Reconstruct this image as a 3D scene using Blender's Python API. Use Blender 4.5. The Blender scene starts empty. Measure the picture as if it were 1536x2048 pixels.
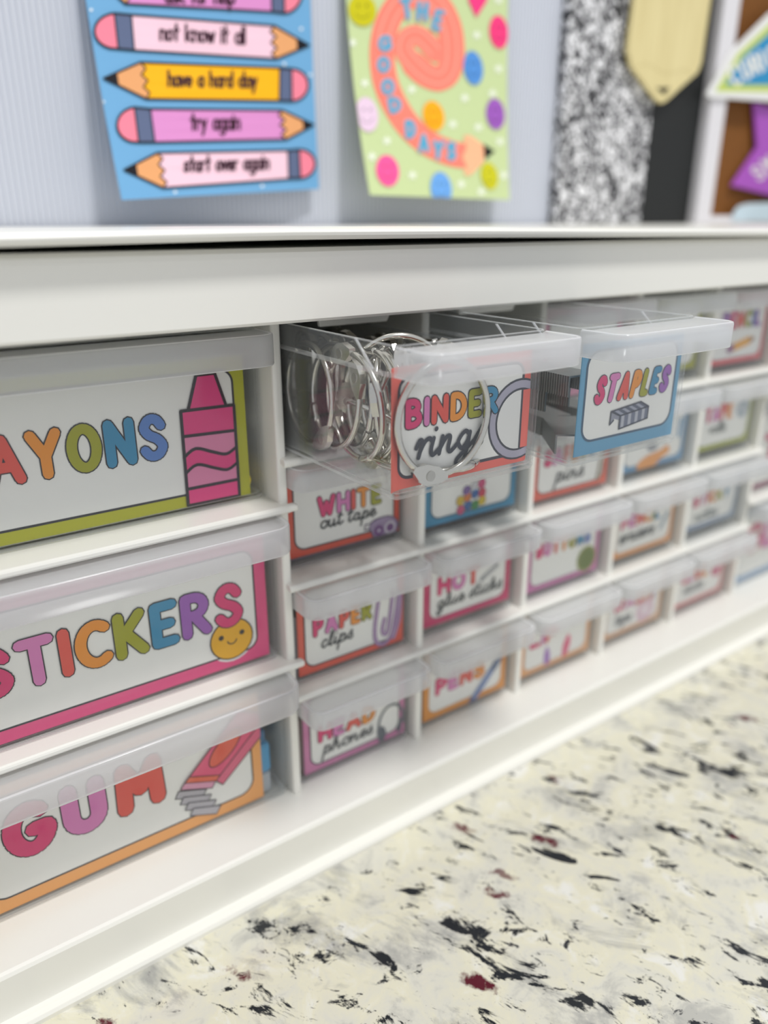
import bpy, bmesh, math, random
from mathutils import Vector, Matrix, Euler
import numpy as np

# ------------------------------------------------------------------ camera, world, lights, exposure
# Survey frame in millimetres: the camera sits at (0,0,0), X runs along the cabinet, Y into it, Z up.
# Drawer-slot plane is Y=212, counter top is Z=ZC.  World metres = (X, Y-212, Z-ZC)/1000.
ZC = -226.5
def WV(p):
    return Vector((p[0], p[1] - 212.0, p[2] - ZC)) * 0.001

FPX, PX, PY = 1540.0, 768.0, 1024.0
PITCH = math.atan2(584, FPX)
YAW = math.atan2(math.hypot(FPX, 584), 2327.0)
FWD = np.array([math.sin(YAW) * math.cos(PITCH), math.cos(YAW) * math.cos(PITCH), -math.sin(PITCH)])
RGT = np.array([math.cos(YAW), -math.sin(YAW), 0.0])
UPV = np.cross(RGT, FWD)
def ray(x, y):
    return FWD + RGT * (x - PX) / FPX - UPV * (y - PY) / FPX
def on(x, y, ax, v):
    """point of the photograph's ray (x, y) on the plane axis=v (mm)"""
    d = ray(x, y)
    return d * (v / d[ax])
def proj(P):
    z = P @ FWD
    return PX + FPX * (P @ RGT) / z, PY - FPX * (P @ UPV) / z

scene = bpy.context.scene
cam_d = bpy.data.cameras.new('camera')
cam = bpy.data.objects.new('camera', cam_d)
scene.collection.objects.link(cam)
scene.camera = cam
cam_d.sensor_fit = 'VERTICAL'
cam_d.sensor_height = 36.0
cam_d.sensor_width = 27.0
cam_d.lens = FPX / 2048.0 * 36.0
cam_d.clip_start = 0.005
cam_d.clip_end = 20
cam.location = WV((0, 0, 0))
cam.rotation_euler = Matrix((RGT, UPV, -FWD)).transposed().to_euler()
cam_d.dof.use_dof = True
cam_d.dof.focus_distance = 0.222
cam_d.dof.aperture_fstop = 5.6

world = bpy.data.worlds.new('world')
scene.world = world
world.use_nodes = True
world.node_tree.nodes['Background'].inputs[0].default_value = (0.95, 0.97, 1.0, 1)
world.node_tree.nodes['Background'].inputs[1].default_value = 0.6

def area_light(name, loc, target, size, power, col=(1, 1, 1)):
    d = bpy.data.lights.new(name, 'AREA')
    d.shape = 'DISK'
    d.size = size
    d.energy = power
    d.color = col
    o = bpy.data.objects.new(name, d)
    scene.collection.objects.link(o)
    o.location = loc
    o.rotation_euler = (Vector(target) - Vector(loc)).to_track_quat('-Z', 'Y').to_euler()
    return o
area_light('ceiling_light_offscreen', (0.42, -0.86, 2.05), (0.2, 0.0, 0.1), 0.3, 27.0, (1.0, 0.985, 0.955))

vs = scene.view_settings
vs.view_transform = 'Standard'
vs.look = 'None'
vs.exposure = 0.1
vs.gamma = 1.0
vs.use_curve_mapping = False
try:
    scene.cycles.transparent_max_bounces = 32
    scene.cycles.max_bounces = 10
    scene.cycles.caustics_reflective = False
    scene.cycles.caustics_refractive = False
except Exception:
    pass

# ------------------------------------------------------------------ materials
def lin(c):
    c = c / 255.0
    return c / 12.92 if c <= 0.04045 else ((c + 0.055) / 1.055) ** 2.4
def rgb(c):
    return (lin(c[0]), lin(c[1]), lin(c[2]), 1.0)
MATS = {}
def M(name, col, rough=0.5, metal=0.0, spec=0.5):
    if name in MATS:
        return MATS[name]
    m = bpy.data.materials.new(name)
    m.use_nodes = True
    b = m.node_tree.nodes['Principled BSDF']
    b.inputs['Base Color'].default_value = rgb(col)
    b.inputs['Roughness'].default_value = rough
    b.inputs['Metallic'].default_value = metal
    b.inputs['Specular IOR Level'].default_value = spec
    MATS[name] = m
    return m
def ink(col):
    return M('ink_%d_%d_%d' % tuple(col), col, 0.55, 0, 0.25)
def nodes_of(name):
    m = bpy.data.materials.new(name)
    m.use_nodes = True
    MATS[name] = m
    nt = m.node_tree
    return m, nt, nt.nodes, nt.links, nt.nodes['Principled BSDF'], nt.nodes['Material Output']

white_plastic = M('white_plastic', (238, 237, 231), 0.32, 0, 0.5)
# faint moulding grain on the white plastic
nt = white_plastic.node_tree
_n = nt.nodes.new('ShaderNodeTexNoise'); _n.inputs['Scale'].default_value = 1500
_c = nt.nodes.new('ShaderNodeTexCoord'); nt.links.new(_c.outputs['Object'], _n.inputs['Vector'])
_b = nt.nodes.new('ShaderNodeBump'); _b.inputs['Strength'].default_value = 0.06; _b.inputs['Distance'].default_value = 0.0002
nt.links.new(_n.outputs['Fac'], _b.inputs['Height']); nt.links.new(_b.outputs['Normal'], nt.nodes['Principled BSDF'].inputs['Normal'])

def see_through(name, edge, haze_col, haze, gloss_rough, trans_tint, translucent=0.5):
    m, nt, N, L, bs, out = nodes_of(name)
    N.remove(bs)
    tr = N.new('ShaderNodeBsdfTransparent'); tr.inputs[0].default_value = trans_tint
    df = N.new('ShaderNodeBsdfDiffuse'); df.inputs[0].default_value = haze_col
    tl = N.new('ShaderNodeBsdfTranslucent'); tl.inputs[0].default_value = haze_col
    m0 = N.new('ShaderNodeMixShader'); m0.inputs[0].default_value = translucent
    L.new(df.outputs[0], m0.inputs[1]); L.new(tl.outputs[0], m0.inputs[2])
    m1 = N.new('ShaderNodeMixShader')
    lw0 = N.new('ShaderNodeLayerWeight'); lw0.inputs[0].default_value = 0.5
    pw0 = N.new('ShaderNodeMath'); pw0.operation = 'POWER'; pw0.inputs[1].default_value = 3.5
    ad0 = N.new('ShaderNodeMath'); ad0.operation = 'MULTIPLY_ADD'; ad0.inputs[1].default_value = edge; ad0.inputs[2].default_value = haze
    L.new(lw0.outputs['Facing'], pw0.inputs[0]); L.new(pw0.outputs[0], ad0.inputs[0]); L.new(ad0.outputs[0], m1.inputs[0])
    L.new(tr.outputs[0], m1.inputs[1]); L.new(m0.outputs[0], m1.inputs[2])
    gl = N.new('ShaderNodeBsdfGlossy'); gl.inputs['Roughness'].default_value = gloss_rough
    lw = N.new('ShaderNodeLayerWeight'); lw.inputs[0].default_value = 0.5
    pw = N.new('ShaderNodeMath'); pw.operation = 'POWER'; pw.inputs[1].default_value = 4.0
    fr = N.new('ShaderNodeMath'); fr.operation = 'MULTIPLY_ADD'; fr.inputs[1].default_value = 0.55; fr.inputs[2].default_value = 0.022
    L.new(lw.outputs['Facing'], pw.inputs[0]); L.new(pw.outputs[0], fr.inputs[0])
    m2 = N.new('ShaderNodeMixShader')
    L.new(fr.outputs[0], m2.inputs[0]); L.new(m1.outputs[0], m2.inputs[1]); L.new(gl.outputs[0], m2.inputs[2])
    L.new(m2.outputs[0], out.inputs[0])
    return m
clear_plastic = see_through('clear_plastic', 0.4, (0.88, 0.92, 0.95, 1), 0.027, 0.05, (0.992, 0.995, 0.996, 1))
moulded_edge = see_through('clear_moulded_edge', 0.4, (0.94, 0.96, 0.97, 1), 0.3, 0.08, (0.97, 0.98, 0.985, 1))
frosted_plastic = see_through('frosted_plastic', 0.2, (0.95, 0.96, 0.98, 1), 0.52, 0.14, (0.96, 0.97, 0.98, 1), 0.55)
lip_edge = see_through('frosted_edge', 0.1, (0.97, 0.98, 1.0, 1), 0.86, 0.12, (0.96, 0.97, 0.98, 1), 0.45)
steel = M('ring_steel', (214, 212, 205), 0.16, 1.0)
steel_dull = M('rivet_steel', (190, 188, 182), 0.28, 1.0)
staple_steel, nt, N, L, bs, out = nodes_of('staple_steel')
bs.inputs['Metallic'].default_value = 0.9; bs.inputs['Roughness'].default_value = 0.42
tc = N.new('ShaderNodeTexCoord'); wv = N.new('ShaderNodeTexWave'); wv.bands_direction = 'Y'
wv.inputs['Scale'].default_value = 320; wv.inputs['Distortion'].default_value = 0.3
cr = N.new('ShaderNodeValToRGB'); cr.color_ramp.elements[0].color = rgb((96, 100, 102)); cr.color_ramp.elements[1].color = rgb((176, 178, 176))
L.new(tc.outputs['Object'], wv.inputs['Vector']); L.new(wv.outputs['Fac'], cr.inputs['Fac']); L.new(cr.outputs['Color'], bs.inputs['Base Color'])
bp = N.new('ShaderNodeBump'); bp.inputs['Strength'].default_value = 0.35; bp.inputs['Distance'].default_value = 0.0002
L.new(wv.outputs['Fac'], bp.inputs['Height']); L.new(bp.outputs['Normal'], bs.inputs['Normal'])
paper = M('label_paper', (243, 242, 237), 0.4, 0, 0.35)

# granite
granite, nt, N, L, bs, out = nodes_of('granite')
bs.inputs['Roughness'].default_value = 0.16
tc = N.new('ShaderNodeTexCoord')
mp = N.new('ShaderNodeMapping'); mp.inputs['Rotation'].default_value = (0, 0, math.radians(60))
L.new(tc.outputs['Object'], mp.inputs['Vector'])
st = N.new('ShaderNodeMapping'); st.inputs['Scale'].default_value = (0.45, 1.0, 1.0)
L.new(mp.outputs[0], st.inputs['Vector'])
def noise(scale, detail, rough, dist=0.0, vec=None, dim_w=None):
    n = N.new('ShaderNodeTexNoise')
    n.inputs['Scale'].default_value = scale; n.inputs['Detail'].default_value = detail
    n.inputs['Roughness'].default_value = rough; n.inputs['Distortion'].default_value = dist
    if dim_w is not None:
        n.noise_dimensions = '4D'; n.inputs['W'].default_value = dim_w
    L.new((vec or tc.outputs['Object']), n.inputs['Vector'])
    return n
def ramp(src, stops):
    r = N.new('ShaderNodeValToRGB'); e = r.color_ramp.elements
    while len(e) < len(stops): e.new(0.5)
    for i, (p, c) in enumerate(stops):
        e[i].position = p; e[i].color = c
    L.new(src, r.inputs['Fac']); return r
def mixc(fac, a, b):
    x = N.new('ShaderNodeMixRGB'); L.new(fac, x.inputs[0])
    for i, v in ((1, a), (2, b)):
        if isinstance(v, tuple): x.inputs[i].default_value = v
        else: L.new(v, x.inputs[i])
    return x.outputs[0]
B0, W1 = (0, 0, 0, 1), (1, 1, 1, 1)
base = ramp(noise(60, 7, 0.62, 0.5).outputs['Fac'], [(0.32, rgb((186, 185, 178))), (0.42, rgb((216, 214, 202))), (0.56, rgb((224, 220, 198))), (0.66, rgb((230, 229, 222)))])
grey_f = ramp(noise(70, 9, 0.7, 0.8, st.outputs[0], 3.1).outputs['Fac'], [(0.52, B0), (0.7, W1)])
c1 = mixc(grey_f.outputs[0], base.outputs[0], rgb((150, 150, 148)))
fleck = ramp(noise(420, 5, 0.7, 0.3, None, 5.5).outputs['Fac'], [(0.62, B0), (0.74, W1)])
c1 = mixc(fleck.outputs[0], c1, rgb((186, 184, 178)))
blk_n = noise(88, 8, 0.68, 1.3, st.outputs[0], 7.7)
blk = ramp(blk_n.outputs['Fac'], [(0.56, B0), (0.596, W1)])
c2 = mixc(blk.outputs[0], c1, rgb((34, 37, 42)))
blk2 = ramp(noise(210, 7, 0.72, 1.0, st.outputs[0], 1.2).outputs['Fac'], [(0.6, B0), (0.64, W1)])
c3 = mixc(blk2.outputs[0], c2, rgb((52, 53, 58)))
wob = noise(240, 3, 0.6, 0.0, None, 2.0)
vadd = N.new('ShaderNodeMixRGB'); vadd.blend_type = 'ADD'; vadd.inputs[0].default_value = 0.006
L.new(st.outputs[0], vadd.inputs[1]); L.new(wob.outputs['Color'], vadd.inputs[2])
vo = N.new('ShaderNodeTexVoronoi'); vo.inputs['Scale'].default_value = 66; L.new(vadd.outputs[0], vo.inputs['Vector'])
red_d = ramp(vo.outputs['Distance'], [(0.13, W1), (0.2, B0)])
sepc = N.new('ShaderNodeSeparateColor'); L.new(vo.outputs['Color'], sepc.inputs[0])
red_s = ramp(sepc.outputs[0], [(0.62, B0), (0.64, W1)])
mm = N.new('ShaderNodeMath'); mm.operation = 'MULTIPLY'
L.new(red_d.outputs[0], mm.inputs[0]); L.new(red_s.outputs[0], mm.inputs[1])
c4 = mixc(mm.outputs[0], c3, rgb((92, 26, 40)))
L.new(c4, bs.inputs['Base Color'])

# speckled notebook cover
speckle, nt, N, L, bs, out = nodes_of('speckled_cover')
tc = N.new('ShaderNodeTexCoord')
n1 = noise(190, 4, 0.6, 1.6)
r1 = ramp(n1.outputs['Fac'], [(0.46, rgb((8, 8, 12))), (0.5, rgb((110, 110, 116))), (0.55, rgb((246, 246, 248)))])
L.new(r1.outputs[0], bs.inputs['Base Color']); bs.inputs['Roughness'].default_value = 0.5
# cork
cork, nt, N, L, bs, out = nodes_of('cork')
tc = N.new('ShaderNodeTexCoord')
r1 = ramp(noise(900, 4, 0.7).outputs['Fac'], [(0.3, rgb((96, 54, 4))), (0.7, rgb((138, 84, 12)))])
L.new(r1.outputs[0], bs.inputs['Base Color']); bs.inputs['Roughness'].default_value = 0.8
# wood
wood, nt, N, L, bs, out = nodes_of('pale_wood')
tc = N.new('ShaderNodeTexCoord'); mp = N.new('ShaderNodeMapping'); mp.inputs['Scale'].default_value = (1, 1, 0.08)
L.new(tc.outputs['Object'], mp.inputs['Vector'])
r1 = ramp(noise(160, 4, 0.6, 0.3, mp.outputs[0]).outputs['Fac'], [(0.3, rgb((214, 198, 142))), (0.7, rgb((228, 214, 160)))])
L.new(r1.outputs[0], bs.inputs['Base Color']); bs.inputs['Roughness'].default_value = 0.5

# ------------------------------------------------------------------ object helpers
def root(name, label, cat, base_mm, group=None):
    o = bpy.data.objects.new(name, None)
    o.empty_display_size = 0.01
    scene.collection.objects.link(o)
    o.location = WV(base_mm)
    o['label'] = label; o['category'] = cat
    if group: o['group'] = group
    o['_org'] = [float(v) for v in base_mm]
    return o
def org_of(o):
    while o.parent is not None:
        o = o.parent
    return o['_org'] if '_org' in o else (0, 212.0, ZC)
def mesh_obj(name, verts, faces, mats, parent=None, fmat=None, smooth=False, bevel=0.0, base=None, segs=2, angle=40):
    """verts in survey millimetres"""
    if parent is not None:
        og = org_of(parent)
    else:
        if base is None:
            a = np.array(verts, float); lo, hi = a.min(0), a.max(0)
            base = ((lo[0] + hi[0]) / 2, (lo[1] + hi[1]) / 2, lo[2])
        og = base
    me = bpy.data.meshes.new(name)
    me.from_pydata([((v[0] - og[0]) * 0.001, (v[1] - og[1]) * 0.001, (v[2] - og[2]) * 0.001) for v in verts], [], faces)
    if not isinstance(mats, (list, tuple)): mats = [mats]
    for m in mats: me.materials.append(m)
    if fmat:
        me.polygons.foreach_set('material_index', fmat)
    if smooth:
        me.polygons.foreach_set('use_smooth', [True] * len(me.polygons))
    me.update()
    o = bpy.data.objects.new(name, me)
    scene.collection.objects.link(o)
    if parent is not None:
        o.parent = parent
    else:
        o.location = WV(base); o['_org'] = [float(v) for v in base]
    if bevel > 0:
        b = o.modifiers.new('bevel', 'BEVEL'); b.width = bevel * 0.001; b.segments = segs; b.limit_method = 'ANGLE'; b.angle_limit = math.radians(angle)
        b.harden_normals = False
    return o
def tag(o, label, cat, group=None):
    o['label'] = label; o['category'] = cat
    if group: o['group'] = group
    return o
def box_vf(x0, x1, y0, y1, z0, z1):
    v = [(x0, y0, z0), (x1, y0, z0), (x1, y1, z0), (x0, y1, z0), (x0, y0, z1), (x1, y0, z1), (x1, y1, z1), (x0, y1, z1)]
    f = [(0, 3, 2, 1), (4, 5, 6, 7), (0, 1, 5, 4), (1, 2, 6, 5), (2, 3, 7, 6), (3, 0, 4, 7)]
    return v, f
def box(name, b, mat, parent=None, bevel=0.0, segs=2):
    v, f = box_vf(*b)
    return mesh_obj(name, v, f, mat, parent, bevel=bevel, segs=segs)
def sweep_x(name, prof, x0, x1, mat, parent=None, smooth=True, bevel=0):
    """prof: closed (y,z) loop, counter-clockwise seen from +X"""
    n = len(prof)
    v = [(x0, p[0], p[1]) for p in prof] + [(x1, p[0], p[1]) for p in prof]
    f = [(i, (i + 1) % n, n + (i + 1) % n, n + i) for i in range(n)] + [tuple(range(n - 1, -1, -1)), tuple(range(n, 2 * n))]
    return mesh_obj(name, v, f, mat, parent, bevel=bevel)
def rrect(w, d, r, ins, n=5):
    """rounded-rectangle loop, front edge at y=0; inset by ins"""
    x0, x1, y0, y1 = -w / 2 + ins, w / 2 - ins, ins, d - ins
    r = max(r - ins, 0.4)
    pts = []
    for cx, cy, a0 in ((x1 - r, y0 + r, -90), (x1 - r, y1 - r, 0), (x0 + r, y1 - r, 90), (x0 + r, y0 + r, 180)):
        for i in range(n + 1):
            a = math.radians(a0 + 90 * i / n)
            pts.append((cx + r * math.cos(a), cy + r * math.sin(a)))
    return pts
def extrude_poly(name, pts3, depth, mat, parent=None, bevel=0.0, base=None):
    """pts3: front polygon as 3-D points (mm), pushed back along +Y by depth"""
    n = len(pts3)
    v = [tuple(p) for p in pts3] + [(p[0], p[1] + depth, p[2]) for p in pts3]
    f = [tuple(range(n)), tuple(range(2 * n - 1, n - 1, -1))] + [(i, n + i, n + (i + 1) % n, (i + 1) % n) for i in range(n)]
    return mesh_obj(name, v, f, mat, parent, bevel=bevel, base=base)

# ------------------------------------------------------------------ flat print: strokes, polygons, lettering
def arc(cx, cy, rx, ry, a0, a1, n=10):
    return [(cx + rx * math.cos(math.radians(a0 + (a1 - a0) * i / n)), cy + ry * math.sin(math.radians(a0 + (a1 - a0) * i / n))) for i in range(n + 1)]
def spline(p, n=6, closed=False):
    out = []; m = len(p)
    for i in range(m if closed else m - 1):
        if closed: q = [p[(i + k) % m] for k in (-1, 0, 1, 2)]
        else: q = [p[max(i - 1, 0)], p[i], p[i + 1], p[min(i + 2, m - 1)]]
        for k in range(n):
            t = k / n
            out.append(tuple(0.5 * (2 * q[1][j] + (q[2][j] - q[0][j]) * t + (2 * q[0][j] - 5 * q[1][j] + 4 * q[2][j] - q[3][j]) * t * t + (3 * q[1][j] - q[0][j] - 3 * q[2][j] + q[3][j]) * t ** 3) for j in (0, 1)))
    if not closed: out.append(p[-1])
    return out
def rect(x0, x1, z0, z1, r=0.0, n=5):
    if r <= 0: return [(x0, z0), (x1, z0), (x1, z1), (x0, z1)]
    return arc(x1 - r, z0 + r, r, r, -90, 0, n) + arc(x1 - r, z1 - r, r, r, 0, 90, n) + arc(x0 + r, z1 - r, r, r, 90, 180, n) + arc(x0 + r, z0 + r, r, r, 180, 270, n)
def clip_half(poly, ax, v, keep_less):
    out = []; n = len(poly)
    for i in range(n):
        a, b = poly[i], poly[(i + 1) % n]
        ia = (a[ax] <= v) == keep_less or a[ax] == v
        ib = (b[ax] <= v) == keep_less or b[ax] == v
        if ia: out.append(a)
        if ia != ib:
            t = (v - a[ax]) / (b[ax] - a[ax])
            out.append((a[0] + (b[0] - a[0]) * t, a[1] + (b[1] - a[1]) * t))
    return out
class Art:
    def __init__(s, clip=None, band=None, off=(0, 0)):
        s.items = []; s.clip = clip; s.band = band; s.off = off
    def _add(s, pts, col, lay):
        pts = [(p[0] + s.off[0], p[1] + s.off[1]) for p in pts]
        if s.clip:
            x0, x1, z0, z1 = s.clip
            for ax, v, less in ((0, x0, False), (0, x1, True), (1, z0, False), (1, z1, True)):
                pts = clip_half(pts, ax, v, less)
                if len(pts) < 3: return
        if s.band:
            lo = min(p[1] for p in pts); hi = max(p[1] for p in pts)
            k = math.floor(lo / s.band)
            while k * s.band < hi:
                q = clip_half(pts, 1, k * s.band, False)
                if len(q) >= 3: q = clip_half(q, 1, (k + 1) * s.band, True)
                if len(q) >= 3: s.items.append((q, col, lay))
                k += 1
        else:
            s.items.append((pts, col, lay))
    def poly(s, pts, col, lay=1):
        area = sum(pts[i][0] * pts[(i + 1) % len(pts)][1] - pts[(i + 1) % len(pts)][0] * pts[i][1] for i in range(len(pts)))
        s._add(pts if area > 0 else pts[::-1], col, lay)
    def disc(s, c, r, col, lay=1, ry=None, n=14):
        s.poly(arc(c[0], c[1], r, ry or r, 0, 360 - 360 / n, n - 1), col, lay)
    def stroke(s, pts, w, col, lay=1, closed=False, cap=True):
        h = w / 2; m = len(pts)
        for i in range(m if closed else m - 1):
            a, b = pts[i], pts[(i + 1) % m]
            dx, dz = b[0] - a[0], b[1] - a[1]; l = math.hypot(dx, dz)
            if l < 1e-9: continue
            nx, nz = -dz / l * h, dx / l * h
            s.poly([(a[0] + nx, a[1] + nz), (a[0] - nx, a[1] - nz), (b[0] - nx, b[1] - nz), (b[0] + nx, b[1] + nz)], col, lay)
        for i, p in enumerate(pts):
            if not cap and not closed and i in (0, m - 1): continue
            s.disc(p, h, col, lay, n=8)
    def shape(s, pts, col, line, lw, lay=2):
        s.poly(pts, col, lay); s.stroke(pts, lw, line, lay + 1, closed=True)
    def build(s, name, mapfn, parent):
        verts, faces, fm, mats, idx = [], [], [], [], {}
        for q, (pts, col, lay) in enumerate(s.items):
            col = tuple(col); lay += (q * 0.6180339 % 1.0) * 0.6
            if col not in idx: idx[col] = len(mats); mats.append(ink(col))
            b = len(verts)
            verts += [mapfn(p[0], p[1], lay) for p in pts]
            faces.append(tuple(range(b, b + len(pts)))); fm.append(idx[col])
        return mesh_obj(name, verts, faces, mats, parent, fmat=fm)

# chunky capitals, centre lines in a box 1 high
def _S():
    return spline([(0.56, 0.80), (0.42, 0.97), (0.2, 0.98), (0.05, 0.78), (0.18, 0.58), (0.42, 0.45), (0.57, 0.24), (0.42, 0.03), (0.18, 0.02), (0.02, 0.18)], 4)
CAP = {
 'A': (0.72, [[(0, 0), (0.36, 1), (0.72, 0)], [(0.15, 0.33), (0.57, 0.33)]]),
 'B': (0.55, [[(0, 0), (0, 1)], [(0, 1)] + arc(0.2, 0.77, 0.28, 0.23, 90, -90) + [(0, 0.54)], [(0, 0.54)] + arc(0.22, 0.27, 0.33, 0.27, 90, -90) + [(0, 0)]]),
 'C': (0.6, [arc(0.38, 0.5, 0.38, 0.5, 52, 308, 16)]),
 'D': (0.6, [[(0, 0), (0, 1)] + arc(0.16, 0.5, 0.44, 0.5, 90, -90, 12) + [(0, 0)]]),
 'E': (0.46, [[(0.46, 1), (0, 1), (0, 0), (0.46, 0)], [(0, 0.5), (0.38, 0.5)]]),
 'F': (0.46, [[(0.46, 1), (0, 1), (0, 0)], [(0, 0.5), (0.38, 0.5)]]),
 'G': (0.66, [arc(0.38, 0.5, 0.38, 0.5, 50, 345, 18) + [(0.72, 0.46), (0.46, 0.46)]]),
 'H': (0.6, [[(0, 0), (0, 1)], [(0.6, 0), (0.6, 1)], [(0, 0.5), (0.6, 0.5)]]),
 'I': (0.0, [[(0, 0), (0, 1)]]),
 'K': (0.58, [[(0, 0), (0, 1)], [(0.54, 1), (0.06, 0.46)], [(0.16, 0.55), (0.58, 0)]]),
 'L': (0.42, [[(0, 1), (0, 0), (0.42, 0)]]),
 'M': (0.8, [[(0, 0), (0.04, 1), (0.4, 0.4), (0.76, 1), (0.8, 0)]]),
 'N': (0.6, [[(0, 0), (0, 1), (0.6, 0), (0.6, 1)]]),
 'O': (0.68, [arc(0.34, 0.5, 0.34, 0.5, 0, 360, 22)]),
 'P': (0.52, [[(0, 0), (0, 1)], [(0, 1)] + arc(0.22, 0.73, 0.3, 0.27, 90, -90) + [(0, 0.46)]]),
 'R': (0.56, [[(0, 0), (0, 1)], [(0, 1)] + arc(0.22, 0.75, 0.29, 0.25, 90, -90) + [(0, 0.5)], [(0.22, 0.5), (0.56, 0)]]),
 'S': (0.58, [_S()]),
 'T': (0.62, [[(0, 1), (0.62, 1)], [(0.31, 1), (0.31, 0)]]),
 'U': (0.62, [[(0, 1)] + arc(0.31, 0.3, 0.31, 0.3, 180, 360) + [(0.62, 1)]]),
 'W': (0.9, [[(0, 1), (0.24, 0), (0.45, 0.7), (0.66, 0), (0.9, 1)]]),
 'Y': (0.66, [[(0, 1), (0.33, 0.45), (0.66, 1)], [(0.33, 0.45), (0.33, 0)]]),
}
CRIM, PINK, CORAL, ORNG, OLIV, TEAL, BLUE, PURP = (222, 58, 118), (220, 130, 188), (228, 88, 76), (238, 150, 50), (164, 164, 34), (60, 142, 182), (92, 132, 200), (158, 96, 182)
CYC = [CRIM, PINK, CORAL, ORNG, OLIV, TEAL, PURP, CRIM]
DARK = (40, 38, 46)
def glyph_path(ch, x, z, sx, sz, sl=0.0):
    return [[(x + p[0] * sx + p[1] * sl, z + p[1] * sz) for p in st] for st in CAP[ch][1]]
def caps(art, text, x0, x1, z0, z1, sw=0.24, cols=CYC, line=DARK, lw=0.5, lay=4, slant=0.0, gapf=1.22):
    """chunky outlined word filling x0..x1, z0..z1"""
    H = z1 - z0; w = H * sw
    nat = sum(CAP[c][0] for c in text)
    n = len(text); gap = w * gapf
    sx = (x1 - x0 - w - gap * (n - 1) - slant) / max(nat, 1e-3)
    x = x0 + w / 2
    for i, c in enumerate(text):
        col = cols[i % len(cols)]
        for st in glyph_path(c, x, z0 + w / 2, sx, H - w, slant):
            art.stroke(st, w + lw, line, lay)
            art.stroke(st, w - lw * 0.5, col, lay + 1)
        x += CAP[c][0] * sx + gap
# brush-script lower case, x-height 1
CUR = {
 'r': (0.72, [spline([(0, 0.55), (0.12, 0.95), (0.26, 0.82), (0.2, 0.0)], 5), spline([(0.2, 0.2), (0.38, 0.8), (0.6, 0.98), (0.72, 0.85)], 4)]),
 'i': (0.5, [spline([(0.12, 0.95), (0.08, 0.3), (0.22, 0.0), (0.5, 0.3)], 5), [(0.16, 1.42), (0.17, 1.46)]]),
 'n': (0.95, [[(0.08, 0.95), (0.05, 0.0)], spline([(0.06, 0.3), (0.28, 0.85), (0.5, 0.85), (0.5, 0.2), (0.66, 0.0), (0.95, 0.35)], 5)]),
 'g': (0.9, [spline([(0.6, 0.8), (0.32, 1.0), (0.05, 0.5), (0.3, 0.05), (0.56, 0.4), (0.62, 0.9)], 5), spline([(0.62, 0.9), (0.58, -0.4), (0.3, -0.95), (0.12, -0.6), (0.5, -0.12), (0.9, 0.35)], 6)]),
 's': (0.62, [spline([(0, 0.3), (0.3, 1.0), (0.36, 1.15)], 4), spline([(0.34, 1.0), (0.4, 0.6), (0.5, 0.2), (0.28, 0.0), (0.08, 0.14)], 5)]),
 'o': (0.8, [arc(0.34, 0.5, 0.32, 0.5, 70, 430, 14) + [(0.6, 0.86), (0.8, 0.85)]]),
 'u': (0.95, [spline([(0.05, 0.95), (0.05, 0.3), (0.25, 0.0), (0.48, 0.3), (0.55, 0.95)], 5), spline([(0.55, 0.95), (0.55, 0.2), (0.7, 0.0), (0.95, 0.35)], 4)]),
 't': (0.6, [spline([(0.2, 1.75), (0.12, 0.4), (0.26, 0.0), (0.6, 0.35)], 5), [(-0.05, 1.2), (0.45, 1.28)]]),
 'a': (0.98, [spline([(0.6, 0.8), (0.32, 1.0), (0.05, 0.5), (0.28, 0.02), (0.55, 0.4), (0.62, 0.95)], 5), spline([(0.62, 0.95), (0.58, 0.25), (0.74, 0.0), (0.98, 0.35)], 4)]),
 'p': (0.85, [[(0.12, 1.05), (0.0, -0.95)], spline([(0.08, 0.4), (0.3, 0.98), (0.58, 0.8), (0.5, 0.15), (0.24, 0.02), (0.1, 0.2)], 5), spline([(0.4, 0.05), (0.6, 0.1), (0.85, 0.35)], 3)]),
 'e': (0.72, [spline([(0.05, 0.42), (0.45, 0.6), (0.46, 0.95), (0.22, 0.98), (0.05, 0.5), (0.24, 0.02), (0.5, 0.1), (0.72, 0.4)], 5)]),
 'c': (0.68, [spline([(0.48, 0.82), (0.28, 1.0), (0.04, 0.5), (0.24, 0.0), (0.68, 0.35)], 6)]),
 'l': (0.5, [spline([(0.0, 0.3), (0.32, 1.3), (0.26, 1.85), (0.12, 1.6), (0.1, 0.3), (0.24, 0.0), (0.5, 0.35)], 6)]),
 'h': (0.95, [spline([(0.0, 0.3), (0.3, 1.4), (0.24, 1.85), (0.12, 1.5), (0.06, 0.0)], 5), spline([(0.06, 0.3), (0.3, 0.9), (0.5, 0.85), (0.5, 0.2), (0.66, 0.0), (0.95, 0.35)], 5)]),
 'k': (0.85, [spline([(0.0, 0.3), (0.3, 1.4), (0.24, 1.85), (0.12, 1.5), (0.06, 0.0)], 5), spline([(0.08, 0.45), (0.42, 0.98), (0.5, 0.7), (0.14, 0.5)], 4), spline([(0.2, 0.5), (0.5, 0.05), (0.85, 0.35)], 4)]),
 ' ': (0.5, []),
}
def script(art, text, x0, x1, zb, xh, sw=0.22, col=(52, 56, 64), lay=6, sl=0.2):
    nat = sum(CUR[c][0] for c in text); k = (x1 - x0) / nat; x = x0
    for c in text:
        for st in CUR[c][1]:
            art.stroke([(x + p[0] * k + p[1] * xh * sl, zb + p[1] * xh) for p in st], xh * sw, col, lay)
        x += CUR[c][0] * k
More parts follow.
